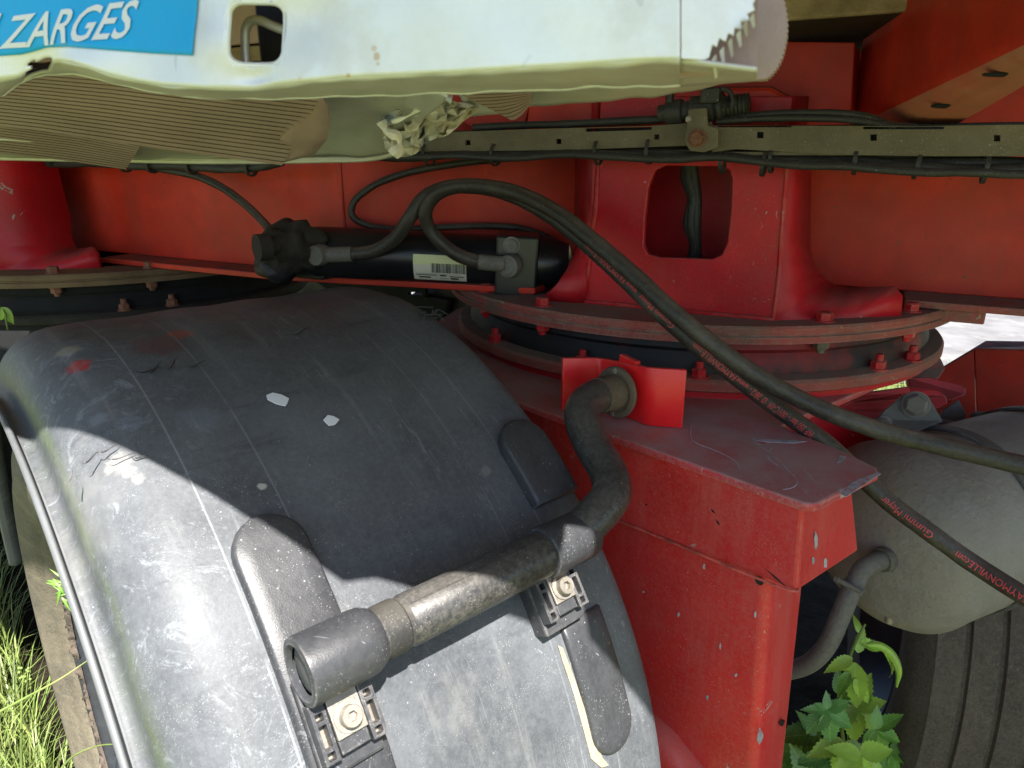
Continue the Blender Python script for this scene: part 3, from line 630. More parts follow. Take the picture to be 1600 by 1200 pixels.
def round_path(P, r=.010, n=5):
    out = [P[0]]
    for i in range(1, len(P) - 1):
        a = P[i] + (P[i - 1] - P[i]).normalized() * r; b = P[i] + (P[i + 1] - P[i]).normalized() * r
        for k in range(n + 1): t = k / n; out.append(a * (1 - t) ** 2 + P[i] * 2 * t * (1 - t) + b * t * t)
    return out + [P[-1]]
pth = round_path([V((p.x, p.y, 0)) for p in feet])
low = [V((p.x, p.y, TB)) for p in pth]
tot = [0]
for a, b in zip(pth, pth[1:]): tot.append(tot[-1] + (b - a).length)
fl = [0]; 
key = [0, (f0 - fA_).length, (f0 - fA_).length + (fA_ - fB_).length, (f0 - fA_).length + (fA_ - fB_).length + (fB_ - f3).length]
hi = [V((p.x, p.y, pl(list(zip(key, hh)), t))) for p, t in zip(pth, tot)]
va = [bm.verts.new(p) for p in low]; vb = [bm.verts.new(p) for p in hi]
for i in range(len(low) - 1): bm.faces.new([va[i], va[i + 1], vb[i + 1], vb[i]])
o = link('bent_plate', tome(bm, 'bent_plate', True, 60), 'red_clean', bk); s_ = o.modifiers.new('s', 'SOLIDIFY'); s_.thickness = .006; s_.offset = 0; bev(o, .0012)
tp0 = lerp(fA_, fB_, .38); tp1 = lerp(fA_, fB_, .72); zt = lerp(h1, h2, .38)
dn = (fB_ - fA_).normalized(); nb = V((-dn.y, dn.x, 0))
plate('tab', [V((tp0.x, tp0.y, zt - .002)), V((tp1.x, tp1.y, zt - .004)), V((tp1.x, tp1.y, zt + .006)), V((tp0.x, tp0.y, zt + .009))], 'red_clean', bk, .008, d=-nb if (-nb).dot(CAM - fA_) < 0 else nb)
bracket_mid = lerp(fA_, fB_, .5)

# ================================================================== MUDGUARD
mg = thing('mudguard', 'scratched dusty black plastic mudguard over the wheel, half lit by the sun', 'mudguard', G(-.22, 0, .55))
WG = .44
prof = []   # (a, dr): right edge ... left rolled edge
prof += [(0.0, -.012), (.0, -.002), (-.002, 0), (-.012, .0012), (-.03, .0005)]
for k in range(1, 22): prof.append((-.03 - .33 * k / 22, .0008 * math.sin(k * 1.0)))
for k in range(11):
    an = (math.pi / 2) * k / 10; prof.append((-.37 - .062 * math.sin(an), -.055 + .055 * math.cos(an)))
prof += [(-.433, -.064), (-.436, -.070), (-.443, -.072), (-.4475, -.070), (-.4485, -.066), (-.4465, -.063)]
TH0, TH1 = R(-12), R(172)
nth = 150
def gpt(a, r, th): return GC + GA * a + GN * (r * math.cos(th)) + Z * (r * math.sin(th))
def gsurf(u, v):
    f = u * (len(prof) - 1); i = min(int(f), len(prof) - 2); t = f - i
    a = lerp(prof[i][0], prof[i + 1][0], t); dr = lerp(prof[i][1], prof[i + 1][1], t); th = lerp(TH0, TH1, v)
    dr += .0008 * noise.noise(V((a * 7, th * 3, 0))) + .0002 * noise.noise(V((a * 30, th * 9, 3)))
    if th > R(86): dr += -.0015                   # moulded step across the crown
    return gpt(a, GR + dr, th)
# purpose-made plastic with algae along the rolled edge, red smears and drag marks
def guard_mat():
    sp = [(guardP(122, 568), .014, (.40, .03, .04), .85), (guardP(280, 521), .016, (.30, .05, .03), .6), (guardP(248, 540), .03, (.12, .04, .05), .5),
          (guardP(105, 545), .014, (.3, .28, .2), .6), (guardP(118, 742), .008, (.3, .28, .26), .6), (guardP(150, 722), .007, (.27, .26, .24), .6), (guardP(200, 733), .008, (.29, .28, .26), .6), (guardP(215, 745), .007, (.28, .27, .25), .5), (guardP(150, 650), .012, (.20, .22, .25), .5), (guardP(205, 660), .012, (.18, .20, .24), .5), (guardP(310, 655), .02, (.13, .15, .18), .5), (guardP(180, 720), .014, (.33, .31, .29), .6), (guardP(410, 760), .005, (.45, .42, .38), .9),
          (guardP(760, 735), .007, (.22, .2, .18), .5)]
    m = mat('mudguard_plastic', (.022, .025, .031), .43, dust=(.205, .216, .232), up=.03, allover=.40, speck=.5, speckc=(.40, .40, .40), mott=.15, bump=.12, mscale=3, scr=.5, scrc=(.26, .27, .30), spots=sp, edge=.5, sscale=520, grain=.16)
    t = m.node_tree; N = t.nodes; L = t.links; bsn = N['Principled BSDF']; src = bsn.inputs['Base Color'].links[0].from_socket
    uv = N.new('ShaderNodeUVMap'); uv.uv_map = 'guard'; sx = N.new('ShaderNodeSeparateXYZ'); L.new(uv.outputs[0], sx.inputs[0])
    def mp(v, a, b, c=0, d=1):
        n = N.new('ShaderNodeMapRange'); n.interpolation_type = 'SMOOTHSTEP'; n.inputs[1].default_value = a; n.inputs[2].default_value = b; n.inputs[3].default_value = c; n.inputs[4].default_value = d; L.new(v, n.inputs[0]); return n.outputs[0]
    def mul(a, b):
        n = N.new('ShaderNodeMath'); n.operation = 'MULTIPLY'
        for i, v in enumerate((a, b)):
            if isinstance(v, (int, float)): n.inputs[i].default_value = v
            else: L.new(v, n.inputs[i])
        return n.outputs[0]
    def add(a, b): 
        n = N.new('ShaderNodeMath'); n.operation = 'ADD'; L.new(a, n.inputs[0]); L.new(b, n.inputs[1]) if not isinstance(b, (int, float)) else setattr(n.inputs[1], 'default_value', b); return n.outputs[0]
    def mx(f, a, c):
        n = N.new('ShaderNodeMix'); n.data_type = 'RGBA'; L.new(f, n.inputs[0]); L.new(a, n.inputs[6]); n.inputs[7].default_value = (*c, 1); return n.outputs[2]
    def nz(sc, s3, det=5):
        v = N.new('ShaderNodeVectorMath'); v.operation = 'MULTIPLY'; v.inputs[1].default_value = s3; L.new(uv.outputs[0], v.inputs[0])
        n = N.new('ShaderNodeTexNoise'); n.inputs['Scale'].default_value = sc; n.inputs['Detail'].default_value = det; n.inputs['Roughness'].default_value = .7; L.new(v.outputs[0], n.inputs[0]); return n.outputs[0]
    u = sx.outputs[0]
    alg = mul(mul(mp(u, -.466, -.456), mp(u, -.430, -.446)), mp(nz(1, (30, 9, 1)), .35, .62)); c = mx(mul(alg, .6), src, (.10, .13, .05))
    # water streaks running down the curve, dust in them
    c = mx(mul(mp(nz(1, (38, 2.2, 1)), .56, .74), .30), c, (.28, .28, .27))
    c = mx(mul(mp(nz(1, (5, 3.0, 1)), .55, .72), .32), c, (.30, .29, .27))
    # fine curling scratches near the rolled shoulder
    wv = N.new('ShaderNodeTexNoise'); wv.inputs['Scale'].default_value = 22; wv.inputs['Detail'].default_value = 8; wv.inputs['Roughness'].default_value = .85; wv.inputs['Distortion'].default_value = 2.5; L.new(uv.outputs[0], wv.inputs[0])
    c = mx(mul(mul(mp(wv.outputs[0], .54, .64), mp(u, -.28, -.37)), .45), c, (.30, .33, .36))
    for (s3_, u0, u1, st_) in (((70, 4, 1), -.26, -.20, .28), ((110, 7, 1), -.14, -.10, .25)):
        nn_ = nz(1, s3_, 2); sb = N.new('ShaderNodeMath'); sb.operation = 'SUBTRACT'; L.new(nn_, sb.inputs[0]); sb.inputs[1].default_value = .5
        ab_ = N.new('ShaderNodeMath'); ab_.operation = 'ABSOLUTE'; L.new(sb.outputs[0], ab_.inputs[0])
        c = mx(mul(mul(mul(mp(ab_.outputs[0], .010, .002), mp(u, u0, u1)), mp(nz(1, (9, 5, 1)), .45, .62)), st_), c, (.30, .31, .33))
    # dark rubbed scuffs
    c = mx(mul(mp(nz(1, (4, 22, 1), 7), .58, .70), .35), c, (.014, .015, .018))
    # moulding lines round the arc
    for a0, st in ((-.352, .3), (-.292, .2), (-.105, .14), (-.062, .16)):
        d = N.new('ShaderNodeMath'); d.operation = 'SUBTRACT'; L.new(u, d.inputs[0]); d.inputs[1].default_value = a0
        ab = N.new('ShaderNodeMath'); ab.operation = 'ABSOLUTE'; L.new(d.outputs[0], ab.inputs[0])
        c = mx(mul(mul(mp(ab.outputs[0], .0011, .0004), mp(nz(1, (3, 12, 1)), .36, .5)), st), c, (.42, .44, .46))
    L.new(c, bsn.inputs['Base Color']); return m
M['guard'] = guard_mat()
go = grid('shell', gsurf, (len(prof) - 1), nth, 'guard', mg, thick=.0)
uvl = go.data.uv_layers.new(name='guard')
for lp in go.data.loops:
    q = go.data.vertices[lp.vertex_index].co - GC; a = q.dot(GA); th = math.atan2(q.z, q.dot(GN)); a = a if a > -.37 else -.37 - .058 * math.asin(min(1, (-.37 - a) / .062)) - max(0, (-.37 - a) / .062 - 1) * .02; uvl.data[lp.index].uv = (a, th * GR)
for p in go.data.polygons: p.use_smooth = True
go.data.materials.append(M['lip'])
for p in go.data.polygons:
    if (p.center - GC).dot(GA) < -.4440 : p.material_index = 1
s_ = go.modifiers.new('s', 'SOLIDIFY'); s_.thickness = .004
# bring normals outward
bm = bmesh.new(); bm.from_mesh(go.data); bmesh.ops.recalc_face_normals(bm, faces=bm.faces)
f0_ = max(bm.faces, key=lambda f: f.calc_center_median().z)
if f0_.normal.z < 0: bmesh.ops.reverse_faces(bm, faces=bm.faces)
bm.to_mesh(go.data); bm.free(); s_.offset = -1
# torn chips of white paint or stone lying stuck on the shell
def gpatch(name, pts, m, lift=.0012, parent=mg, thick=.001, **kw):
    P3 = [guardP(x, y, GR + lift + .002) for x, y in pts]; return plate(name, P3, m, parent, thick, bevel=.0004, **kw)
gpatch('paint_flake', [(416, 617), (426, 613), (440, 616), (452, 622), (449, 630), (446, 634), (432, 631), (418, 624)], 'white_print')
gpatch('paint_flake', [(505, 656), (512, 648), (522, 650), (531, 655), (524, 663), (514, 665)], 'white_print')
# hanging shreds where the plastic was dragged
for (x, y, L_, an) in ((150, 706, 36, .25), (165, 716, 46, .1), (128, 724, 30, .55), (205, 712, 26, -.1), (108, 752, 16, 1.2), (232, 582, 22, .6), (262, 576, 20, .8), (292, 572, 30, .2), (212, 580, 40, .1), (455, 522, 30, .3)):
    x1, y1 = x + L_ * math.cos(an), y - L_ * math.sin(an); pts = [guardP(lerp(x, x1, k / 5), lerp(y, y1, k / 5) + 3 * math.sin(k), GR + .0022 + .0008 * math.sin(k * 2)) for k in range(6)]
    tube('plastic_shred', pts, lambda t: .0002 + .0005 * math.sin(math.pi * t), 'black_plastic' if y > 690 else 'rubber', mg, seg=6, n=4)
for k in range(9):
    x, y = 668 + random.uniform(-10, 16), 492 + random.uniform(-6, 9)
    p = guardP(x, y, GR + .001); tube('plastic_shred', [p, p + V((random.uniform(-.01, .014), 0, random.uniform(.002, .010))), p + V((random.uniform(-.014, .022), -.004, random.uniform(-.004, .010)))], .0008, 'rubber', mg, seg=5, n=4)

# raised cover straps and clamp seats, aligned round the arc at two stations
def thdeg(x, y, r=GR): p = guardP(x, y, r); q = p - GC; return q.dot(GA), math.atan2(q.z, q.dot(GN))
def lobe(name, a0, a1, th_lo, th_hi, h, endtop, endbot, m='black_plastic', parent=mg, lab=None):
    """raised stadium-shaped pad on the shell"""
    w_ = (a1 - a0) / 2; ac = (a0 + a1) / 2; pts = []; rt = w_ / GR
    if endtop:
        for k in range(13): an = math.pi * k / 12; pts.append((ac + w_ * math.cos(an), th_hi - rt + rt * math.sin(an)))
    else: pts += [(a1, th_hi), (a0, th_hi)]
    nn = 8
    for k in range(1, nn): pts.append((a0, lerp(th_hi - (rt if endtop else 0), th_lo + (rt if endbot else 0), k / nn)))
    if endbot:
        for k in range(13): an = math.pi + math.pi * k / 12; pts.append((ac + w_ * math.cos(an), th_lo + rt + rt * math.sin(an)))
    else: pts += [(a0, th_lo), (a1, th_lo)]
    for k in range(1, nn): pts.append((a1, lerp(th_lo + (rt if endbot else 0), th_hi - (rt if endtop else 0), k / nn)))
    bm = bmesh.new(); cth = (th_lo + th_hi) / 2
    def ringv(s, r): return [bm.verts.new(gpt(ac + (a - ac) * (1 - s / w_), r, th + (cth - th) * (s / (GR * (th_hi - th_lo) / 2)))) for a, th in pts]
    rr = [ringv(0, GR - .003), ringv(0, GR + h - .003), ringv(.0010, GR + h - .0012), ringv(.003, GR + h), ringv(w_ * .5, GR + h + .0004)]
    for A, B in zip(rr, rr[1:]):
        for i in range(len(A)): bm.faces.new([A[i], A[(i + 1) % len(A)], B[(i + 1) % len(A)], B[i]])
    # fill: grid-ish by triangulation through bands of theta
    top = rr[-1]; f = bm.faces.new(top); bmesh.ops.triangulate(bm, faces=[f]); bmesh.ops.recalc_face_normals(bm, faces=bm.faces)
    o = link(name, tome(bm, name, True, 45), m, parent)
    if lab: o['label'] = lab
    return o
aL0, thL = thdeg(358, 862); aL1, _ = thdeg(452, 850); _, tT = thdeg(405, 812)
aL, tB = thdeg(468, 1062)
aw0 = -.392; 
a_l, t_top = thdeg(402, 812); a_x, t_x = thdeg(362, 880); a_y, _ = thdeg(450, 850)
print('lobe', a_l, t_top, a_x, a_y, tB)
LW = (min(a_x, a_l - .03), max(a_y, a_l + .03))
lobe('cover_strap', LW[0], LW[1], R(18), t_top, .010, True, False, lab='rounded black cover strap left of the tube end')
b_l, bt = thdeg(800, 665); b_x, _ = thdeg(776, 700); b_e, tbe = thdeg(806, 808)
print('lobe2', b_l, bt, b_x, b_e, tbe)
RW = (b_x, b_x + .058)
lobe('cover_strap', RW[0], RW[1], tbe, bt, .015, True, False, lab='short black cover strap above the tube at the right')
c_l, ct = thdeg(935, 1193); c_x, c_t2 = thdeg(905, 1060); print('lobe3', c_l, ct, c_x)
_, tclamp = thdeg(880, 975)
lobe('cover_strap', c_x - .004, c_x + .05, ct, tclamp, .006, False, True, lab='long black cover strap below the right clamp')

M['cream'] = mat('pale_cream_dust', (.30, .26, .19), .85, mott=.2, mscale=40, bump=.5)
gpatch('dust_seam', [(872, 1008), (880, 1012), (898, 1060), (915, 1110), (928, 1150), (942, 1184), (952, 1196), (940, 1200), (924, 1186), (912, 1140), (897, 1085), (880, 1035)], 'cream', lift=-.0012)
# ================================================================== SUPPORT TUBE
TR = GR + .041; TH_T = R(38.8); rt_ = .0200
def tp(a, dr=0, dth=0): return gpt(a, TR + dr, TH_T + dth)
q0 = gco(guardP(470, 1058, TR))[0]
st_ = thing('support_tube', 'thick black S-bent support tube lying across the mudguard and plugged into the red bracket', 'support tube', G(-.1, .42, .95))
q_a = gco(guardP(880, 838, TR))[0]
aend = q0
pb0 = tp(q_a); t_c = (pb0 - CAM).dot(FW)
fpos = onT(966, 612, 1)                                       # flange on the bracket
kk = ((bracket_mid - CAM).length) / ((fpos - CAM).length); fl_c = CAM + (fpos - CAM) * (kk * .97)
dep = lambda p: (p - CAM).dot(FW)
d0, d1 = dep(pb0), dep(fl_c)
path = [tp(aend + .006), tp(lerp(aend, q_a, .5)), tp(q_a), onT(930, 806, lerp(d0, d1, .10) * 1), onT(955, 772, lerp(d0, d1, .2)), onT(950, 738, lerp(d0, d1, .34)), onT(928, 700, lerp(d0, d1, .5)), onT(912, 665, lerp(d0, d1, .62)), onT(910, 640, lerp(d0, d1, .72)), onT(925, 622, lerp(d0, d1, .82)), onT(945, 616, lerp(d0, d1, .9)), fl_c]
tube('tube', path, rt_, 'tube', st_, seg=32, n=10)
sp_ = spline(path, 10)
tube('collar', [sp_[-16], sp_[-9], sp_[-4], fl_c], rt_ + .0012, 'tube_rust', st_, seg=32, label='rust brown bare end of the tube')
ax_ = (fl_c - sp_[-8]).normalized(); bn = nb if nb.dot(CAM - fA_) > 0 else -nb
fax = (bn * .8 - ax_ * .6).normalized()
lathe('flange', fl_c - ax_ * .002, fax, [(0, 0), (.031, 0), (.032, .002), (.031, .005), (.026, .006), (.022, .004), (0, .004)], 'tube_rust', st_, 40)
for an in (2.3, 5.4):
    u_ = fax.orthogonal().normalized(); v_ = fax.cross(u_); bolt(fl_c + (u_ * math.cos(an) + v_ * math.sin(an)) * .027 + fax * .006, fax, .0035, .003, 'steel', st_)
# sleeves over the tube
lathe('end_sleeve', tp(aend - .001), GA, [(.0180, .004), (.0212, 0), (.0255, .001), (.0262, .004), (.0262, .048), (.0255, .055), (.0235, .059), (.0220, .062), (.0205, .063)], 'black_plastic', st_, 48)
lathe('end_cap', tp(aend + .004), GA, [(0, -.0006), (.016, 0), (.0183, .001), (.0183, .004), (0, .004)], 'dark_steel', st_, 40)
for k, (s0, s1, rr_) in enumerate(((.064, .084, .0214), )):
    lathe('tape_band', tp(aend), GA, [(rt_, s0), (rr_, s0 + .002)] + [(rr_ + .0002 * (j % 2), lerp(s0 + .003, s1 - .003, j / 8)) for j in range(9)] + [(rr_, s1 - .002), (rt_, s1)], 'rubber', st_, 40)
a2 = gco(guardP(862, 838, TR))[0] - aend; a3 = gco(guardP(905, 812, TR))[0] - aend
a15 = gco(guardP(848, 870, TR))[0] - aend
lathe('sleeve', tp(aend), GA, [(rt_, .088), (.0212, .090), (.0214, a15 - .006), (.0212, a15)], 'tube', st_, 48)
lathe('clamp_sleeve', tp(aend), GA, [(rt_, a15 + .0005), (.0234, a15 + .0015), (.0244, a15 + .006), (.0241, a3 - .006), (.0230, a3), (rt_, a3 + .001)], 'black_plastic', st_, 48)
tube('moulding_seam', [tp(aend + lerp(.09, a15 - .004, k / 8), 0, 0) + (GN * .35 + Z * .94).normalized() * .0214 for k in range(9)], .0008, 'tube', st_, seg=6, straight=True)

# clamp seats with socket bolts, slotted cheeks
def clamp(pbolt, lab):
    ac, tc = thdeg(*pbolt, r=GR + .03); 
    def Q(da, dt, h): return gpt(ac + da * .74, GR + h, tc + (dt * .74) / GR)
    def bx(name, a, t, h, m, par, bevel=.001):
        return box(name, Q, a, t, h, m, par, bevel)
    seat = bx('clamp_seat', (-.035, .033), (-.052, .045), (-.004, .018), 'black_plastic', mg, .0025); seat['label'] = lab
    bx('clamp_block', (-.016, .016), (-.034, .05), (.018, .0285), 'black_plastic', mg)
    pl_ = bx('clamp_plate', (-.0165, .0165), (-.020, .05), (.0285, .0315), 'steel', mg, .0006)
    for s in (-1, 1):
        a0, a1 = (s * .018, s * .034) if s > 0 else (-.034, -.018)
        # cheek: frame with three windows
        nrm = (Q(0, 0, 1) - Q(0, 0, 0)).normalized()
        def fr2(x, y): return Q(x, y, .030)
        outer = [fr2(a0, -.036), fr2(a1, -.036), fr2(a1, .020), fr2(a0, .020)]
        if s < 0: outer = outer
        hl = []
        for y0, y1 in ((-.033, -.0255), (-.0225, -.001), (.003, .010)):
            hl.append([fr2(a0 + .004, y0), fr2(a0 + .004, y1), fr2(a1 - .004, y1), fr2(a1 - .004, y0)])
        plate('cheek', outer, 'black_plastic', mg, .012, d=-nrm, holes=hl, bevel=.0006)
        bx('slot_floor', (a0 + .001, a1 - .001), (-.035, .019), (.0182, .0195), 'steel', mg, 0)
    nrm = (Q(0, -.004, 1) - Q(0, -.004, 0)).normalized()
    bolt(Q(0, -.004, .0315), nrm, .0080, .009, 'steel', mg, kind='socket', name='socket_bolt')
clamp((541, 1112), 'slotted clamp seat with socket bolt below the tube end')
clamp((874, 912), 'slotted clamp seat with socket bolt near the right end of the tube')

# ================================================================== WHEELS
def torus_profile(Ro, Ri, wd):
    return [(Ri, 0), (Ri + .015, -.004), (Ri + .05, -.010), (Ro - .045, -.008), (Ro - .02, .004), (Ro - .006, .018), (Ro, .035), (Ro, wd - .035), (Ro - .006, wd - .018), (Ro - .02, wd - .004), (Ro - .045, wd + .008), (Ri + .05, wd + .010), (Ri, wd)]
wh = thing('truck_wheel', 'mud caked truck wheel standing in the grass under the black mudguard', 'wheel', G(-.2, 0, .07))
wc = G(0, 0, .55) - GA * .404
tyre_p = [(.302, .0), (.308, -.006), (.32, -.014), (.335, -.016), (.34, -.020), (.355, -.027), (.375, -.031), (.378, -.033), (.40, -.034), (.403, -.032), (.435, -.027), (.452, -.014), (.463, .004), (.468, .016), (.47, .034)]
for k in range(5):
    x = .05 + k * .055; tyre_p += [(.47, x), (.462, x + .003), (.462, x + .010), (.47, x + .013)]
tyre_p += [(.47, .32), (.463, .405), (.44, .415), (.38, .35), (.285, .34)]
lathe('tyre', wc, GA, tyre_p, 'tyre', wh, 160)
lathe('rim', wc, GA, [(.305, .004), (.300, -.004), (.293, .0), (.283, .014), (.262, .04), (.245, .055), (.235, .10), (.22, .13), (.10, .135), (.08, .115), (0, .11)], 'rim', wh, 96)
bm = bmesh.new(); rows = []
for i in range(161):
    t = R(108 + i * .85); row = []
    for j in range(7):
        r_ = .288 + .016 * j / 6; e = math.sin(math.pi * j / 6); q = V((t * 14, j * .5, 0))
        h = -.002 + e * (.005 + .007 * noise.noise(q) + .006 * noise.noise(q * 4) + .003 * noise.noise(q * 11)); r_ += .006 * noise.noise(q * 1.7 + V((9, 0, 0)))
        row.append(bm.verts.new(wc + (GN * math.cos(t) + Z * math.sin(t)) * r_ - GA * h))
    rows.append(row)
for A_1, B_1 in zip(rows, rows[1:]):
    for j in range(6): bm.faces.new([A_1[j], A_1[j + 1], B_1[j + 1], B_1[j]])
bmesh.ops.recalc_face_normals(bm, faces=bm.faces)
link('mud_crust', tome(bm, 'mud_crust', True), 'mud', wh)
# outer tread strip further left: the twin tyre behind
lathe('inner_tyre', wc + GA * .0, GA, [(.30, -.03), (.30, -.028)], 'rubber', wh, 8) if False else None
rw = thing('truck_wheel', 'worn dusty tyre with circumferential grooves standing at the lower right', 'wheel', (1.0, 1.15, 0))
tc_ = Fp(.41, -.20, .41)
TA = V((.925, -.34, 0)).normalized()
tread = [(.25, 0), (.34, -.012), (.378, .0), (.392, .014)]
for k in range(6):
    x = .02 + k * .048; tread += [(.40, x), (.40, x + .038), (.393, x + .040), (.393, x + .0455)]
tread += [(.40, .31), (.39, .325), (.34, .335), (.25, .33)]
lathe('tyre', tc_, TA, tread, 'tyre_dark', rw, 128)
lathe('rim', tc_, TA, [(.251, .002), (.24, .0), (.23, .04), (.2, .10), (.1, .12), (0, .12)], 'rim', rw, 64)
# dark twins beyond, standing under the chassis
for (b, m_, lab) in ((-1.50, -.75, 'dark tyre in deep shade behind the left turntable'), (-.75, -.80, 'dark tyre in deep shade behind the cylinder')):
    t_ = thing('far_wheel', lab, 'wheel', Fp(b, m_, 0), 'wheels in the shade beyond the chassis')
    lathe('tyre', Fp(b, m_, .48), FM, [(.28, 0), (.44, -.01), (.47, .03), (.47, .22), (.44, .25), (.28, .25)], 'rubber', t_, 64)
    lathe('rim', Fp(b, m_, .48), FM, [(.28, .25), (.27, .24), (.22, .12), (0, .12)], 'rim', t_, 48)

# ================================================================== AIR TANK
tk = thing('air_tank', 'dusty grey steel air tank with domed end hanging behind the red column', 'air tank', onT(1500, 860, 1.02))
TCC = onT(1392, 838, 1.0); TRr = .135
axT = V((math.cos(R(25)), math.sin(R(25)), 0))
pr_ = [(0, -.062), (.03, -.060), (.06, -.055), (.09, -.044), (.112, -.030), (.126, -.014), (.133, 0), (.1350, .004), (.1362, .006), (.1362, .012), (.1348, .014), (.1348, .46), (.133, .47), (.11, .50), (.06, .525), (0, .53)]
lathe('shell', TCC, axT, pr_, 'tank', tk, 96)
def tank_band(s, w_=.012): lathe('strap', TCC, axT, [(.136, s), (.1395, s + .001), (.1395, s + w_ - .001), (.136, s + w_)], 'dark_steel', tk, 96)
tank_band(.105, .022); tank_band(.30, .022)
# fitting elbow on the dome
bp_ = onT(1386, 872, .945)
fdir = -axT
lathe('boss', bp_ + axT * .020, fdir, [(.030, 0), (.026, .006), (.022, .010), (.020, .016), (0, .016)], 'fitting', tk, 32)
lathe('fitting_nut', bp_ + axT * .004, fdir, [(0, 0), (.016, 0), (.017, .004), (.016, .016), (0, .016)], 'fitting', tk, 24)
eb = [bp_, bp_ + fdir * .022, onT(1348, 890, .93), onT(1336, 912, .93)]
tube('elbow', eb, .0125, 'fitting', tk, seg=20)
lathe('drain_plug', onT(1390, 966, .985), -Z, [(0, -.004), (.006, -.004), (.006, .006), (0, .006)], 'steel', tk, 12)
dp_ = onT(1530, 935, 1.02); tube('drain_tap', [dp_, dp_ + V((.02, .0, -.012)), dp_ + V((.045, 0, -.008))], .005, 'steel', tk, seg=10)
ah = tube('air_hose', [onT(1337, 908, .93), onT(1326, 932, .93), onT(1312, 965, .935), onT(1292, 1008, .95), onT(1262, 1038, .98), onT(1215, 1052, 1.02)], .0125, 'fitting', None, seg=20)
tag(ah, 'dusty grey rubber air hose bending down from the tank elbow', 'air hose')
hc = thing('hose_clamp', 'small screw hose clamp round the grey air hose below the elbow', 'hose clamp', onT(1326, 918, .93))
ahp = spline([onT(1337, 908, .93), onT(1326, 932, .93), onT(1312, 965, .935), onT(1292, 1008, .95)], 12); pc_ = ahp[5]; dc_ = (ahp[7] - ahp[3]).normalized()
lathe('band', pc_, dc_, [(.0126, -.005), (.0142, -.005), (.0142, .005), (.0126, .005)], 'fitting', hc, 28)
sd_ = dc_.cross((CAM - pc_).normalized()).normalized(); sd_ = sd_ if sd_.x < 0 else -sd_
s0_ = pc_ + (CAM - pc_).normalized() * .0155
tube('screw', [s0_ - sd_ * .012, s0_ + sd_ * .020], .0034, 'fitting', hc, seg=12, straight=True); bolt(s0_ + sd_ * .019, sd_, .0042, .005, 'fitting', hc)

# lugs, black hanger plate and strap irons on top of the tank
lg = thing('tank_hanger', 'dark steel hanger plate with a large hex bolt between red lugs above the air tank', 'hanger bracket', onT(1430, 650, 1.04))
def tT(x, y, t): return onT(x, y, t)
plate('hanger_plate', [tT(1370, 655, 1.04), tT(1384, 640, 1.04), tT(1412, 617, 1.04), tT(1428, 612, 1.04), tT(1446, 617, 1.04), tT(1458, 630, 1.04), tT(1474, 658, 1.04), tT(1440, 672, 1.03), tT(1410, 700, 1.02), tT(1374, 690, 1.025)], 'dark_steel', lg, .008, bevel=.002)
nh = (CAM - tT(1430, 640, 1.04)).normalized(); nh = (nh + GN * .2 - GA * .3).normalized()
bolt(tT(1431, 632, 1.033), nh, .0155, .013, 'dark_bolt', lg, name='hex_bolt', spin=.2)
bolt(tT(1382, 662, 1.033), nh, .009, .006, 'dark_steel', lg, name='hex_bolt')
plate('hanger_plate', [tT(1476, 640, 1.16), tT(1498, 624, 1.17), tT(1512, 648, 1.17), tT(1500, 668, 1.15), tT(1462, 668, 1.14)], 'dark_steel', lg, .008, bevel=.002)
tube('strap_iron', [tT(1420, 700, 1.03), tT(1448, 680, 1.04), tT(1490, 690, 1.03), tT(1560, 738, 1.0)], .006, 'dark_steel', lg, seg=8)
def band(name, pts, w, m, par):
    P = spline(pts, 8); fr = frames(P); side = GA; bm = bmesh.new(); A = [bm.verts.new(p - side * w / 2) for p in P]; B = [bm.verts.new(p + side * w / 2) for p in P]
    for i in range(len(P) - 1): bm.faces.new([A[i], A[i + 1], B[i + 1], B[i]])
    o = link(name, tome(bm, name, True), m, par); s = o.modifiers.new('s', 'SOLIDIFY'); s.thickness = .003; return o
band('strap_iron', [tT(1448, 656, 1.12), tT(1480, 660, 1.12), tT(1520, 672, 1.10), tT(1556, 690, 1.07), tT(1585, 720, 1.05)], .03, 'dark_steel', lg)
band('strap_iron', [tT(1520, 645, 1.2), tT(1552, 650, 1.2), tT(1585, 662, 1.18), tT(1640, 678, 1.15)], .03, 'dark_steel', lg)
lug = thing('red_lugs', 'pair of dark red rounded lugs sticking out right of the turntable', 'lugs', onZ(1440, 640, .9))
plate('lug', [tT(1180, 640, 1.08), tT(1286, 634, 1.13), tT(1330, 615, 1.15), tT(1420, 603, 1.16), tT(1468, 610, 1.16), tT(1480, 618, 1.16), tT(1482, 630, 1.155), tT(1470, 637, 1.15), tT(1450, 645, 1.14), tT(1400, 700, 1.13), tT(1330, 705, 1.12), tT(1250, 690, 1.10)], 'red', lug, .012, bevel=.003)
plate('lug', [tT(1420, 590, 1.24), tT(1455, 589, 1.24), tT(1500, 600, 1.24), tT(1511, 607, 1.24), tT(1510, 617, 1.24), tT(1490, 625, 1.23), tT(1450, 632, 1.22), tT(1425, 620, 1.22)], 'red', lug, .012, bevel=.003)
plate('flat_bar', [tT(1290, 640, 1.10), tT(1330, 617, 1.125), tT(1420, 604, 1.14), tT(1424, 613, 1.14), tT(1334, 628, 1.12), tT(1296, 650, 1.10)], 'red', lug, .01, bevel=.002)
plate('mounting_ear', [tT(1425, 575, 1.26), tT(1448, 560, 1.26), tT(1470, 558, 1.26), tT(1478, 575, 1.25), tT(1466, 592, 1.24), tT(1430, 598, 1.24)], 'red_rust', lug, .012, bevel=.003)
rb = thing('rear_crossbeam', 'dark red box beam in shade at the right edge beyond the lugs', 'beam', tT(1550, 620, 1.6))
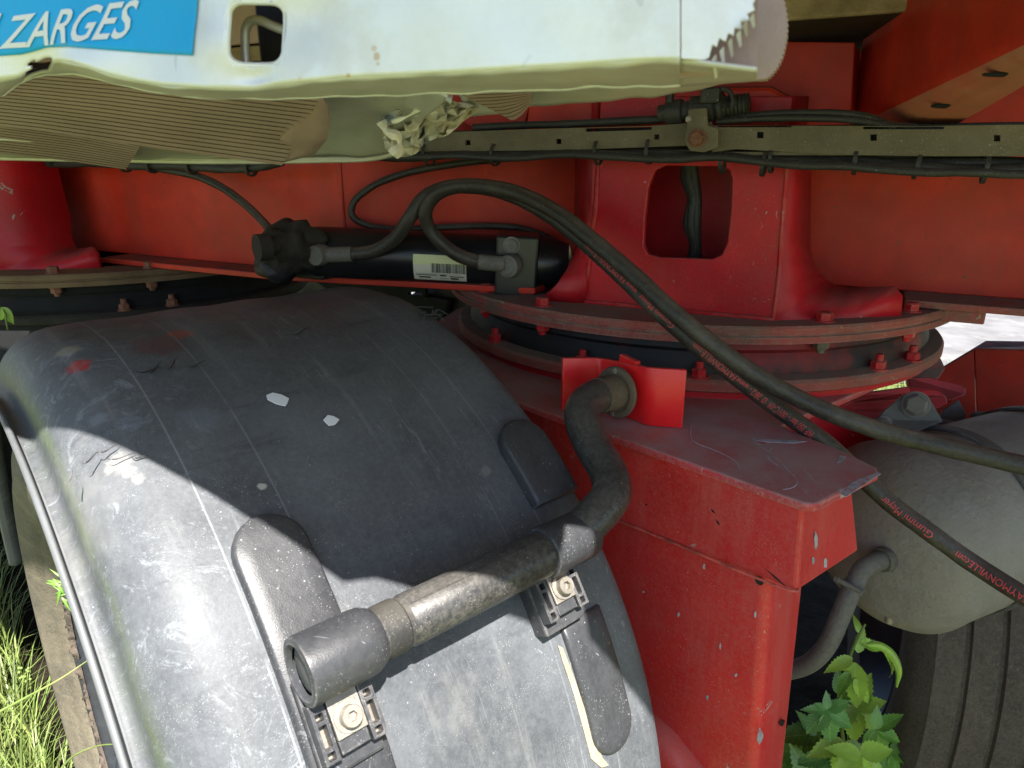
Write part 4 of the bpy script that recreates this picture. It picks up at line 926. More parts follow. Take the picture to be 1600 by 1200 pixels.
plate('side_panel', [tT(1430, 600, 1.42), tT(1522, 546, 1.42), tT(1526, 672, 1.38), tT(1430, 680, 1.36)], 'red_dark', rb, .01)
plate('front_panel', [tT(1523, 545, 1.42), tT(1700, 551, 1.36), tT(1700, 690, 1.32), tT(1527, 672, 1.38)], 'red_dark', rb, .01)
plate('top_panel', [tT(1430, 598, 1.423), tT(1523, 544, 1.423), tT(1700, 549, 1.365), tT(1760, 535, 1.6), tT(1540, 532, 1.62)], 'red_dark', rb, .008)

# ================================================================== HYDRAULIC CYLINDER
hy = thing('hydraulic_cylinder', 'black hydraulic steering cylinder with a barcode label lying along the red web', 'hydraulic cylinder', fM(660, 410, .12))
def cym(x): return lerp(.44, .25, (x - 440) / 465)
def cy(x, y, m=None): return fM(x, y, cym(x) if m is None else cym(x) + m - .13)
c0 = cy(470, 392); c1 = cy(905, 414); cax = (c1 - c0).normalized(); CL = (c1 - c0).length; rc = .040
def cs(x, y): return (cy(x, y) - c0).dot(cax)
lathe('barrel', c0, cax, [(0, .01), (rc * .8, .01), (rc * .95, .02), (rc, .03), (rc, CL * .76), (rc * 1.02, CL * .76), (rc * 1.02, CL * .9), (rc * .8, CL * .96), (0, CL * .98)], 'barrel', hy, 56)
blk = (cs(778, 400), cs(842, 400)); side_ = cax.cross(Z).normalized(); 
if side_.dot(CAM - c0) < 0: side_ = -side_
upc = side_.cross(cax).normalized(); upc = upc if upc.z > 0 else -upc
def Cf(s, o, u): return c0 + cax * s + side_ * o + upc * u
box('port_block', Cf, blk, (-.02, .052), (-.046, .046), 'barrel', hy, .004)
for x, y in ((802, 384),): 
    bolt(Cf(cs(x, y), .052, (cy(x, y, .18) - Cf(cs(x, y), .05, 0)).dot(upc)), side_, .009, .005, 'dark_bolt', hy, kind='socket', name='plug')
# label sheet curved on the barrel
def lab_pt(u, v, r=rc + .0012):
    s = lerp(cs(653, 415), cs(733, 417), u); an = lerp(R(26), R(-42), 1 - v) if False else lerp(R(-48), R(14), v)
    return c0 + cax * s + (side_ * math.cos(an) + upc * math.sin(an)) * r
grid('barcode_label', lambda u, v: lab_pt(u, v), 10, 12, 'label_white', hy)
grid('label_band', lambda u, v: lab_pt(u, lerp(.66, 1, v), rc + .0016), 10, 6, 'label', hy)
bm = bmesh.new(); x = .34; rr = random.Random(3)
while x < .97:
    ww = rr.choice((.006, .010, .016)); P4 = [lab_pt(x, .38, rc + .0022), lab_pt(x + ww, .38, rc + .0022), lab_pt(x + ww, .72, rc + .0022), lab_pt(x, .72, rc + .0022)]
    bm.faces.new([bm.verts.new(p) for p in P4]); x += ww + rr.choice((.006, .009, .014))
for (x0, x1, y0, y1) in ((.10, .32, .14, .20), (.05, .45, .26, .29), (.5, .62, .24, .30), (.68, .95, .22, .26), (.70, .85, .10, .18), (.5, .66, .12, .14), (.05, .9, .32, .33)):
    P4 = [lab_pt(x0, y0, rc + .0022), lab_pt(x1, y0, rc + .0022), lab_pt(x1, y1, rc + .0022), lab_pt(x0, y1, rc + .0022)]; bm.faces.new([bm.verts.new(p) for p in P4])
link('barcode_print', tome(bm, 'barcode_print'), 'ink', hy)
# greasy rod joint at the left
gj = thing('rod_joint', 'greasy dirt caked ball joint at the left end of the hydraulic cylinder', 'joint', cy(450, 395))
def lump(name, c, r, m, par, sc=(1, 1, 1), amp=.35, fq=30):
    bm = bmesh.new(); bmesh.ops.create_icosphere(bm, subdivisions=4, radius=1)
    for v in bm.verts:
        d = v.co.copy(); q = c + V((d.x * sc[0], d.y * sc[1], d.z * sc[2])) * r; v.co = q + d * r * amp * (noise.noise(q * fq) + .5 * noise.noise(q * fq * 2.3))
    return link(name, tome(bm, name, True), m, par)
lump('joint_body', cy(452, 388, .16), .042, 'grease', gj, (1.1, .8, .95))
lump('joint_body', cy(440, 412, .15), .035, 'black', gj, (1.2, .8, .8))
lump('grease_cake', cy(478, 372, .16), .022, 'grease', gj, (1.6, .8, .7))
lathe('pivot_nut', cy(432, 385, .19), (FM * .9 - FB * .4).normalized(), [(0, 0), (.012, 0), (.012, .01), (.02, .012), (.02, .03), (0, .03)], 'grease', gj, 20)
lathe('banjo', cy(500, 398, .17), FM, [(0, -.01), (.015, -.01), (.017, .0), (.015, .012), (0, .014)], 'fitting', gj, 20)
box('mount_bracket', Fp, (fco(cy(405, 430))[0], fco(cy(520, 430))[0]), (.36, .43), (1.106, 1.125), 'black', gj, .006)
plate('lug_plate', [cy(443, 362, .10), cy(450, 345, .10), cy(458, 345, .10), cy(466, 360, .10)], 'red_dark', gj, .01)

# ================================================================== HOSES
def hose_text(name, path, txt, s0, s1, h, r, parent, ang=0., m='red_print'):
    """print that follows the hose from arc fraction s0 to s1 (reading s0->s1)"""
    P = path; cum = [0]
    for a, b in zip(P, P[1:]): cum.append(cum[-1] + (b - a).length)
    tot = cum[-1]
    def at(s):
        s = max(0, min(tot * .9999, s)); i = 0
        lo, hi = 0, len(cum) - 2
        while lo < hi:
            mid = (lo + hi + 1) // 2
            if cum[mid] <= s: lo = mid
            else: hi = mid - 1
        i = lo; t = (s - cum[i]) / (cum[i + 1] - cum[i]); return P[i].lerp(P[i + 1], t), (P[i + 1] - P[i]).normalized()
    sg = 1 if s1 > s0 else -1
    def fn(u, y, w_):
        s = tot * lerp(s0, s1, u); p, t = at(s); rd = t * sg; view = (CAM - p).normalized(); view = (view - t * view.dot(t)).normalized()
        upv = view.cross(rd)           # glyph up so that it reads properly from the camera side
        an = ang + (y - .35) * h / r
        return p + (view * math.cos(an) + upv * math.sin(an)) * (r + .0009)
    me = text_mesh(txt, fn); return link(name, me, m, parent)
def hose(name, lab, pts, r, seg=18, n=14, m='hose', cat='hose', group=None, wob=.0006):
    t = thing(name, lab, cat, V(pts[0]), group); P = spline(pts, n); bm = bmesh.new(); tube_bm(bm, P, r, seg, wob=wob)
    link('hose_body', tome(bm, 'hose_body', True, 50), m, t); return t, P
rh = .0102
# printed hose: left fitting -> loop over -> down right, behind the lid corner -> lower right
HC = [cy(545, 398, .17), cy(585, 392, .17), cy(618, 372, .18), fM(640, 340, .42), fM(662, 310, .41), fM(700, 293, .40), fM(745, 292, .39), fM(800, 305, .40), fM(860, 337, .42), fM(915, 380, .44), fM(970, 430, .465), fM(1030, 487, .49), fM(1090, 540, .495), fM(1150, 588, .49), fM(1210, 634, .475), fM(1270, 677, .455), fM(1302, 702, .447), fM(1334, 733, .44), fM(1390, 785, .44), fM(1450, 830, .45), fM(1520, 880, .45), fM(1600, 931, .48), fM(1700, 990, .52)]
hC, PC = hose('printed_hydraulic_hose', 'thick black hydraulic hose with red print running from the cylinder down past the lid corner', HC, rh * 1.02, cat='hydraulic hose', group='hydraulic hoses from the cylinder')
HD = [cy(770, 411, .19), cy(745, 408, .19), cy(715, 398, .19), fM(690, 380, .40), fM(670, 355, .41), fM(665, 330, .42), fM(678, 307, .42), fM(710, 292, .42), fM(752, 291, .415), fM(808, 302, .425), fM(868, 331, .445), fM(926, 375, .468), fM(984, 424, .493), fM(1044, 480, .515), fM(1106, 532, .518), fM(1168, 577, .51), fM(1230, 614, .50), fM(1300, 646, .495), fM(1380, 674, .49), fM(1470, 697, .49), fM(1560, 718, .48), fM(1680, 745, .48)]
hD, PD = hose('hydraulic_hose', 'thick dusty black hydraulic hose without print crossing over the air tank', HD, rh * .98, cat='hydraulic hose', group='hydraulic hoses from the cylinder')
def frac(P, x, y):
    best = (1e9, 0)
    cum = [0]
    for a, b in zip(P, P[1:]): cum.append(cum[-1] + (b - a).length)
    for i, p in enumerate(P):
        d = p - CAM; z_ = d.dot(FW); px = 800 + F * d.x / z_; py = 600 - F * d.dot(UP) / z_; e = (px - x) ** 2 + (py - y) ** 2
        if e < best[0]: best = (e, cum[i] / cum[-1])
    return best[1]
A_ = R(12)
hose_text('hose_print', PC, 'WP 350 bar - 001C-09  \u00d8 28/2 - www.FAYMONVILLE.com', frac(PC, 1262, 677), frac(PC, 1085, 535), .011, rh, hC, A_)
hose_text('hose_print', PC, 'Gummi Meyer  www.FAYMONVILLE.com', frac(PC, 1055, 510), frac(PC, 925, 388), .010, rh, hC, A_)
hose_text('hose_print', PC, 'www.FAYMONVILLE.com', frac(PC, 838, 325), frac(PC, 720, 292), .009, rh, hC, A_)
hose_text('hose_print', PC, 'FAYMONVILLE.com', frac(PC, 1612, 938), frac(PC, 1488, 858), .0105, rh, hC, A_)
hose_text('hose_print', PC, 'Gummi Meyer', frac(PC, 1455, 833), frac(PC, 1375, 774), .011, rh, hC, A_)
for P, T, x in ((PC, hC, (545, 398)), ):
    pass
# crimped ends and banjo of both hoses
tube('crimp_fitting', [cy(500, 398, .17), cy(520, 398, .17), cy(550, 397, .17)], .0118, 'fitting', hC, seg=16)
tube('crimp_fitting', [cy(748, 409, .19), cy(765, 411, .19), cy(788, 413, .19)], .0118, 'fitting', hD, seg=16)
lathe('banjo', cy(801, 414, .18), FM, [(0, 0), (.0165, 0), (.0185, .006), (.0165, .018), (.010, .022), (0, .022)], 'dark_bolt', hD, 18)
h1_, _p = hose('air_line', 'thin black line looping left from the rail and back behind the thick hoses', [fM(x_, y_, max(webm(x_) + .03, m_)) for x_, y_, m_ in ((850, 243, .36), (780, 248, .35), (700, 258, .34), (630, 272, .3), (580, 292, .1), (552, 318, .1), (551, 338, .1), (575, 352, .1), (620, 358, .1), (690, 355, .1), (760, 353, .1), (820, 358, .1), (862, 375, .1), (890, 400, .1))], .0055, 12, cat='air line', group='thin black lines')
h2_, _p = hose('air_line', 'thin black line arching from under the ladder down to the greasy joint', [fM(215, 257, .43), fM(260, 265, .42), fM(310, 276, .41), fM(355, 298, .41), fM(395, 330, .42), fM(425, 362, .44), fM(442, 380, .46)], .0068, 12, cat='air line', group='thin black lines')

# ================================================================== CABLE RAIL
cr = thing('cable_rail', 'dirty galvanised cable rail with square holes and slots running above the turret housing', 'cable rail', Fp(0, .32, 1.30))
MR = .40
def rM(x, y): return fM(x, y, MR)
zr0 = rM(1400, 243).z; zr1 = rM(1400, 200).z
bA = fco(rM(640, 220))[0]; bB = fco(rM(1118, 220))[0]; bC = bB + 1.1
hl = []
def sq(x, y, s): return [rM(x - s, y - s), rM(x + s, y - s), rM(x + s, y + s), rM(x - s, y + s)]
def slot(x0, x1, y0, y1): return [rM(x0, y0), rM(x1, y0), rM(x1 + 2, (y0 + y1) / 2), rM(x1, y1), rM(x0, y1), rM(x0 - 2, (y0 + y1) / 2)]
oR = [rM(1112, 196), rM(1440, 197), Fp(bC, MR, rM(1440, 197).z), Fp(bC, MR, rM(1440, 243).z), rM(1440, 244), rM(1330, 242), rM(1240, 238), rM(1150, 233), rM(1112, 238)]
plate('rail_section', oR, 'galv', cr, .004, d=-FM, holes=[sq(1188, 211, 5), sq(1365, 215, 5), sq(1558, 216, 5), slot(1122, 1236, 192.5 + 4, 196 + 3), slot(1350, 1474, 197.8, 202)], bevel=.001, label='nearer right section of the rail, paler and dustier')
MR2 = .395
def r2M(x, y): return fM(x, y, MR2)
oL = [r2M(560, 212), r2M(690, 207), r2M(820, 202), r2M(1010, 197), r2M(1112, 190), r2M(1118, 226), r2M(1060, 228), r2M(900, 234), r2M(760, 236), r2M(650, 236), r2M(560, 238)]
def sq2(x, y, s): return [r2M(x - s, y - s), r2M(x + s, y - s), r2M(x + s, y + s), r2M(x - s, y + s)]
plate('rail_section', oL, 'galv', cr, .004, d=-FM, holes=[sq2(731, 223, 4), sq2(873, 221, 4), sq2(1026, 214, 4), [r2M(915, 200.5), r2M(1018, 198), r2M(1018, 203), r2M(915, 206)]], bevel=.001, label='darker left section of the rail behind the clamp plate')
box('rail_back', Fp, (bA - .1, bC), (MR - .056, MR - .0505 - .002), (zr0 + .001, zr1 + .006), 'rubber', cr, .001)
box('rail_lip', Fp, (bB - .0, bC), (MR - .05, MR - .0041), (zr0 - .0, zr0 + .004), 'galv', cr, .001)
box('rail_lip', Fp, (bA - .1, bB - .002), (MR - .055, MR - .012), (zr0 + .002, zr0 + .006), 'galv', cr, .001)
plate('clamp_plate', [fM(1075, 170, .415), fM(1104, 168, .415), fM(1106, 196, .415), fM(1122, 200, .415), fM(1122, 230, .415), fM(1100, 238, .415), fM(1078, 236, .415), fM(1068, 220, .415), fM(1073, 200, .415)], 'galv', cr, .005, bevel=.0015)
bolt(fM(1090, 216, .416), FM, .0085, .010, 'rust', cr, name='rusty_bolt')
bolt(fM(1076, 186, .416), FM, .003, .004, 'steel', cr, name='bolt')
# pipe coupling above the rail
cp = thing('line_coupling', 'black threaded line coupling with a ring tag on top of the rail', 'coupling', fM(1090, 175, .33))
ca_ = (fM(1175, 163, .40) - fM(1030, 180, .40)).normalized(); cc0 = fM(1030, 178, .39)
Lc = (fM(1175, 165, .39) - cc0).length
def cpx(f): return Lc * f
lathe('coupling_body', cc0, ca_, [(0, 0), (.010, 0), (.010, cpx(.08)), (.014, cpx(.09)), (.014, cpx(.26)), (.011, cpx(.28)), (.011, cpx(.34)), (.015, cpx(.36)), (.0155, cpx(.6)), (.013, cpx(.62)), (.017, cpx(.66)), (.017, cpx(.70)), (.012, cpx(.72))] + [(.0105 + .0016 * (j % 2), cpx(.74 + .02 * j)) for j in range(12)] + [(.008, cpx(.98)), (0, cpx(.98))], 'rubber', cp, 24)
tube('tag_ring', [fM(1122, 160, .405), fM(1118, 146, .405), fM(1128, 139, .405), fM(1140, 143, .405), fM(1145, 156, .405), fM(1142, 170, .405)], .0028, 'rubber', cp, seg=8)
box('tag_block', lambda x, y, z: fM(1115, 150, .405) + FB * x + FM * y + Z * z, (-.014, .008), (-.006, .008), (-.008, .009), 'rubber', cp)
lathe('nut', fM(1046, 160, .40), Z, [(0, 0), (.005, 0), (.005, .01), (0, .01)], 'rubber', cp, 6)
# cables along the rail
def cable(lab, pts, r, m='rubber', group='cables tied along the rail'):
    o = tube('cable', pts, r, m, None, seg=10, n=8, wob=.0008); tag(o, lab, 'cable', group); return o
def L_(ys, m0, xs=None): return [fM(x, y, m0) for x, y in ys]
cable('black cable running from the coupling over the top of the rail to the outrigger', L_([(1125, 188), (1180, 180), (1250, 176), (1320, 178), (1360, 184), (1390, 195), (1430, 200)], .388), .0042)
cable('second black cable lying just on the rail top edge', L_([(1120, 190), (1200, 185), (1300, 186), (1350, 190), (1400, 199)], .392), .004)
cable('black cable left of the coupling above the rail', L_([(1035, 186), (960, 190), (880, 194), (800, 196), (740, 200)], .38), .005)
xs = [560, 640, 720, 800, 880, 960, 1040, 1120, 1200, 1260, 1320, 1380, 1450, 1520, 1600, 1720]
for k in range(5):
    rg = random.Random(k + 5); m0 = .370 + .008 * k
    ys = [(x, pl([(560, 243), (900, 240), (1120, 243), (1250, 250), (1400, 258), (1600, 262), (1720, 262)], x) + (k - 2) * pl([(600, 2.0), (1120, 2.6), (1300, 4.4), (1700, 5)], x) + rg.uniform(-3, 3)) for x in xs]
    cable(['lowest', 'second lowest', 'middle', 'second highest', 'highest'][4 - k] + ' black cable of the bundle hanging under the rail', L_(ys, m0), (.0048, .006, .004, .0055, .0045)[k])
for i, (x, y) in enumerate(((1129, 252), (1195, 256), (1206, 250), (1337, 252), (1434, 258), (1540, 264), (935, 240), (1015, 238), (775, 243), (670, 243))):
    c_ = fM(x, y - 2, .387); tl = random.uniform(-.12, .12)
    o = lathe('cable_tie', c_, (FB + Z * tl).normalized(), [(.0150, -.0022), (.0162, -.0022), (.0162, .0022), (.0150, .0022), (.0150, -.0022)], 'rubber', None, 20)
    tag(o, 'black cable tie under the rail, %s from the left' % {670: 'first', 775: 'second', 935: 'third', 1015: 'fourth', 1129: 'fifth', 1195: 'sixth', 1206: 'seventh', 1337: 'eighth', 1434: 'ninth', 1540: 'tenth'}[x], 'cable tie', 'cable ties under the rail')
# dark wiring hanging inside the housing opening
for k, (dx, r) in enumerate(((0, .006), (8, .005), (-6, .0045))):
    o = tube('hanging_cable', [fM(1078 + dx * .3, 246, .31), fM(1076 + dx, 275, .30), fM(1084 + dx * .6, 310, .29), fM(1080 + dx, 350, .29), fM(1086 + dx * .3, 385, .28), fM(1080 + dx, 415, .27)], r * 1.4, 'rubber', None, seg=10)
    tag(o, ('middle and thickest', 'right hand', 'left hand')[k] + ' black cable hanging inside the square opening of the red housing', 'cable', 'cables hanging in the opening')
# cables under the ladder at the left
o = tube('cable', [fM(x, y, .43) for x, y in ((30, 250), (90, 256), (150, 254), (210, 259), (260, 258), (330, 262), (390, 262), (440, 252))], .008, 'rubber', None, seg=10, wob=.002); tag(o, 'black cable bundle sagging just below the ladder at the left', 'cable', 'cables tied along the rail')
for x, y in ((86, 254), (196, 261), (238, 262), (300, 264), (392, 266)):
    o = lathe('cable_tie', fM(x, y - 3, .43), FB, [(.010, -.003), (.013, -.003), (.013, .003), (.010, .003), (.010, -.003)], 'rubber', None, 14); tag(o, 'black cable tie on the sagging bundle under the ladder, %s from the left' % {86: 'first', 196: 'second', 238: 'third', 300: 'fourth', 392: 'fifth'}[x], 'cable tie', 'cable ties below the ladder')

# ================================================================== LADDER (crushed)
ld = thing('ladder', 'crumpled white aluminium ladder with ribbed treads and a blue maker sticker lying across the top', 'ladder', (-.1, .4, 1.33))
LA = onP(0, 110, V((0, .395, 0)), V((0, 1, 0))); LA = V((LA.x, .395, 0)); xb = (1200 - 800) / F
LB = V((.105, .268, 0)); LD = (LB - LA).normalized(); LN = V((-LD.y, LD.x, 0)); LN = LN if LN.y < 0 else -LN
def bump2(x, y, cx, cy, r, a): d = ((x - cx) ** 2 + (y - cy) ** 2) / r / r; return a * math.exp(-d)
def ldisp(x, y):
    d = bump2(x, y, 60, 115, 45, -.006) + bump2(x, y, 150, 105, 60, .004) + bump2(x, y, 395, 120, 30, -.005) + bump2(x, y, 330, 70, 40, .002) + bump2(x, y, 470, 30, 60, -.003) + bump2(x, y, 300, 150, 60, .003)
    d += .0006 * noise.noise(V((x * .008, y * .008, 1)))
    return d
def lp(x, y, off=0): return onP(x, y, LA, LN) + LN * (ldisp(x, y) + off)
crease = [(-260, 128), (0, 122), (20, 118), (45, 100), (60, 93), (90, 93), (120, 97), (150, 106), (180, 117), (215, 126), (260, 133), (330, 138), (385, 137), (430, 131), (530, 121), (700, 112), (850, 103), (1000, 93), (1062, 92), (1110, 94)]
def cr_y(x): return pl(crease, x)
X0, X1 = -260, 1063
hx0, hx1, hy0, hy1 = 357, 441, 2, 101
def inhole(x, y, g=0):
    cx, cy_ = (hx0 + hx1) / 2, (hy0 + hy1) / 2; dx = abs(x - cx) - (hx1 - hx0) / 2 + 20; dy = abs(y - cy_) - (hy1 - hy0) / 2 + 20
    q = math.hypot(max(dx, 0), max(dy, 0)) + min(max(dx, dy), 0) - 20
    return q < g
def inhole2(x, y): return ((x - 52) / 30) ** 2 + ((y - 104 - .25 * (52 - x)) / 9) ** 2 < 1
nu, nv = 330, 34
bm = bmesh.new(); gv = {}; pxy = {}
for i in range(nu + 1):
    x = lerp(X0, X1, i / nu)
    for j in range(nv + 1):
        y = lerp(cr_y(x), -75, j / nv)
        gv[i, j] = [x, y]
for k_, (x, y) in list(gv.items()):
    if inhole(x, y, 0):      # snap to rounded square outline
        cx, cy_ = (hx0 + hx1) / 2, (hy0 + hy1) / 2; vx, vy = x - cx, y - cy_
        lo, hi_ = 1.0, 8.0
        if abs(vx) + abs(vy) < 1e-3: continue
        for _ in range(18):
            mid = (lo + hi_) / 2
            if inhole(cx + vx * mid, cy_ + vy * mid): lo = mid
            else: hi_ = mid
        if lo < 1.35: gv[k_] = [cx + vx * lo, cy_ + vy * lo]
vv = {k_: bm.verts.new(lp(*p)) for k_, p in gv.items()}
for i in range(nu):
    for j in range(nv):
        q = [gv[i, j], gv[i + 1, j], gv[i + 1, j + 1], gv[i, j + 1]]; mx_ = sum(p[0] for p in q) / 4; my = sum(p[1] for p in q) / 4
        if inhole(mx_, my, -1.0): continue
        if ((mx_ - 56) / 24) ** 2 + ((my - 97 + .12 * (mx_ - 56)) / 6) ** 2 < 1 + .5 * noise.noise(V((mx_ * .2, my * .2, 0))): continue
        bm.faces.new([vv[i, j], vv[i + 1, j], vv[i + 1, j + 1], vv[i, j + 1]])
bmesh.ops.delete(bm, geom=[v for v in bm.verts if not v.link_faces], context='VERTS')
M['alu_face'] = mat('white_aluminium_face', (.88, .89, .89), .36, metal=.35, mott=.05, c2=(.62, .55, .42), c2amt=.35, c2scale=16, scr=.5, scrc=(.5, .5, .5), grain=.06, dust=(.6, .56, .48), allover=.03, bump=.05,
    spots=[(lp(590, 88), .0022, (.62, .42, .24), .8), (lp(586, 76), .0018, (.62, .42, .24), .6), (lp(592, 100), .0014, (.6, .4, .2), .6), (lp(545, 119), .0014, (.65, .35, .12), .7), (lp(470, 122), .0014, (.6, .4, .2), .5), (lp(900, 118), .002, (.5, .36, .2), .4)])
o = link('near_rail', tome(bm, 'near_rail', True), 'alu_face', ld, label='white near side rail with a square rung hole'); s_ = o.modifiers.new('s', 'SOLIDIFY'); s_.thickness = .0016; s_.offset = 0
rimp = []
for k in range(48):
    an = 2 * math.pi * k / 48; vx, vy = math.cos(an), math.sin(an); cx, cy_ = (hx0 + hx1) / 2, (hy0 + hy1) / 2; lo, hi_ = 0, 90
    for _ in range(18):
        mid = (lo + hi_) / 2
        if inhole(cx + vx * mid, cy_ + vy * mid): lo = mid
        else: hi_ = mid
    rimp.append(lp(cx + vx * lo, cy_ + vy * lo, -.0006))
tube('hole_rim', rimp + rimp[:2], .0014, 'alu_face', ld, seg=8, straight=True)
# underside flange of the near rail
flow = [(-260, 170), (0, 150), (40, 122), (70, 112), (110, 113), (160, 122), (220, 137), (285, 148), (350, 151), (430, 151), (530, 148), (700, 142), (850, 137), (1000, 130), (1063, 131)]
def fl_pt(u, v):
    x = lerp(X0, X1, u); y0 = cr_y(x); y1 = pl(flow, x); p0 = lp(x, y0)
    far = onP(x, y1, LA - LN * .072, LN); n_ = .0012 * noise.noise(V((x * .02, v * 3, 5)))
    p = p0.lerp(far, v); p.z += n_ + .002 * math.sin(math.pi * v) * -.4; return p
grid('rail_flange', fl_pt, 220, 8, 'alu_in', ld, thick=.0016, keep=lambda u, v: not (28 < lerp(X0, X1, u) + 6 * v + 3 * math.sin(u * 400) < 74 and v < .6))
tube('flange_lip', [fl_pt(k / 60, 1) for k in range(61)], .0016, 'alu_face', ld, seg=8, straight=True)
# bent section and torn right end
def lp2(x, y, off=0):
    p = onP(x, y, LA, LN); return onP(x, y, LA - LN * (off + .0), LN)
tear = [(1064, -75), (1196, -75), (1184, -8), (1177, 6), (1180, 16), (1168, 22), (1172, 32), (1158, 34), (1160, 46), (1148, 44), (1147, 57), (1138, 52), (1134, 66), (1124, 60), (1120, 74), (1113, 70), (1108, 90), (1100, 94), (1064, 92)]
plate('torn_end', [onP(x, y, LA - LN * ((x - 1064) * .00012), LN) for x, y in tear], 'alu_face', ld, .0015, d=-LN, bevel=.0004, label='bent torn end of the near rail')
for k, (x, y, l) in enumerate(((1112, 92, 32), (1124, 80, 24), (1137, 66, 24), (1150, 54, 20), (1160, 40, 18), (1171, 28, 16))):
    a = onP(x, y, LA - LN * .008, LN); b = onP(x + 5, y + l, LA - LN * .014, LN); c = onP(x + 9, y + l - 3, LA - LN * .014, LN); d = onP(x + 7, y - 8, LA - LN * .008, LN)
    plate('bent_tooth', [d, a, b, c], 'alu_face' if k % 2 else 'alu_in', ld, .0012, d=-LN, bevel=.0003)
plate('inner_web', [onP(x, y, LA - LN * .030, LN) for x, y in ((1060, -60), (1184, -60), (1183, 108), (1120, 116), (1060, 122))], 'alu_tread', ld, .0015, d=-LN, bevel=0)
grid('rail_flange', lambda u, v: onP(lerp(1063, 1183, u), lerp(lerp(92, 108, u), lerp(133, 124, u), v), LA - LN * lerp(.004, .072, v), LN), 14, 6, 'alu_in', ld, thick=.0015)
disc = [(1182, -60)] + [(1182 + 47 * math.sin(R(a)) + (3.4 if i % 2 else 0), 40 - 86 * math.cos(R(a)) + (1.5 if i % 2 else 0)) for i, a in enumerate(range(20, 164, 3))] + [(1183, 124)]
plate('sawn_tread_end', [onP(x, y, LA - LN * .085, LN) for x, y in disc], 'alu_tread', ld, .012, d=-LN, bevel=.0004, label='brown sawn off tread end with a serrated rim')
# rod seen through the hole
tube('rung_rod', [onP(x, y, LA - LN * .02, LN) for x, y in ((385, 104), (383, 70), (384, 45), (392, 33), (406, 32), (425, 40), (455, 52))], .0021, 'alu_in', ld, seg=10)
box('rung_box', lambda x, y, z: onP(400, 60, LA, LN) + LD * x - LN * y + Z * z, (-.03, .03), (.040, .05), (-.006, .06), 'black', ld, .002)
# far rail (lit green by the grass), treads
def q3(pts): return [onP(x, y, V((0, Y_, 0)), V((0, 1, 0))) for x, y, Y_ in pts]
def ypt(x, y, Y_): return onP(x, y, V((0, Y_, 0)), V((0, 1, 0)))
def ruled(name, top, bot, nu, nv, m, bowl=0, amp=0, ribs=0, ribh=.0009, thick=.0015, fq=.05, keep=None, **kw):
    def fn(u, v):
        def pk(L):
            f = u * (len(L) - 1); i = min(int(f), len(L) - 2); t = f - i; return tuple(lerp(L[i][k], L[i + 1][k], t) for k in range(3))
        a, b = pk(top), pk(bot); x, y, Y_ = (lerp(a[k], b[k], v) for k in range(3)); p = ypt(x, y, Y_)
        p.z += bowl * math.sin(math.pi * v)
        if ribs:
            ph = (v * ribs) % 1; p.z -= ribh * (1 if .14 < ph < .86 else 0)
        if amp: q = V((x * fq, y * fq, 2)); p += V((noise.noise(q), noise.noise(q + V((5, 0, 0))) * 1.5, noise.noise(q + V((0, 7, 0))))) * amp
        return p
    o = grid(name, fn, nu, nv, m, ld, thick=thick, keep=keep, smooth=not ribs, **kw)
    if ribs:
        o.data.materials.append(M['groove']); nf = nv
        for p in o.data.polygons:
            j = p.index % nv; ph = ((j + .5) / nv * ribs) % 1
            if ph < .16 or ph > .86: p.material_index = 1
    return o
# main ribbed tread
ruled('tread', [(-140, 84, .46), (180, 108, .48), (500, 146, .52)], [(-140, 176, .60), (60, 199, .62), (250, 228, .65), (440, 254, .68)], 40, 17 * 7, 'alu_tread', ribs=17, ribh=.0022, label='long ribbed tread, pale brown with fine grooves')
ruled('tread', [(500, 146, .52), (512, 165, .54), (516, 190, .57), (512, 215, .60), (492, 240, .65), (440, 254, .68)], [(440, 138, .52), (440, 165, .552), (440, 190, .584), (438, 215, .617), (430, 235, .655), (410, 250, .685)], 20, 3, 'alu_tread', ribs=0)
ruled('tread', [(-140, 165, .72), (0, 188, .72), (120, 204, .73), (219, 224, .74)], [(-140, 230, .84), (0, 236, .84), (100, 247, .85), (196, 261, .86)], 20, 12 * 7, 'alu_tread', ribs=12, ribh=.0022, label='darker ribbed tread below at the far left')
ruled('tread', [(712, 138, .60), (752, 137, .58), (790, 136, .57), (833, 134, .56)], [(800, 183, .66), (806, 182, .66), (815, 175, .65), (827, 160, .64)], 24, 9 * 7, 'alu_tread', ribs=9, ribh=.0020, label='small triangular ribbed tread corner near the crumpled end')
# far rail pieces
ruled('far_rail', [(480, 120, .62), (560, 122, .60), (640, 128, .59), (700, 150, .58)], [(470, 243, .80), (560, 244, .79), (610, 236, .78), (622, 226, .77)], 40, 24, 'alu_in', amp=.004, fq=.02, label='smooth underside of the far rail, lit yellow green from the grass')
ruled('far_rail', [(700, 110, .62), (830, 108, .58), (950, 108, .55), (1063, 104, .52), (1184, 96, .50)], [(735, 182, .70), (830, 167, .67), (950, 158, .63), (1063, 143, .60), (1184, 124, .57)], 60, 12, 'alu_in', amp=.003, fq=.02, label='straight pale underside of the far rail at the right')
ruled('far_rail', [(-140, 205, .78), (0, 218, .78), (200, 222, .79), (340, 225, .80), (520, 215, .81)], [(-140, 250, .90), (0, 246, .90), (200, 249, .90), (340, 251, .90), (560, 250, .90)], 40, 8, 'alu_in', amp=.002, fq=.02, label='lower lip of the far rail, lit yellow green')
tube('rail_edge', [ypt(x, y, Y_) for x, y, Y_ in ((-140, 244, .9), (0, 246, .9), (200, 250, .9), (340, 252, .88), (500, 250, .86), (570, 248, .84), (612, 240, .80), (640, 226, .78), (665, 214, .76))], .0035, 'alu_in', ld, seg=8)
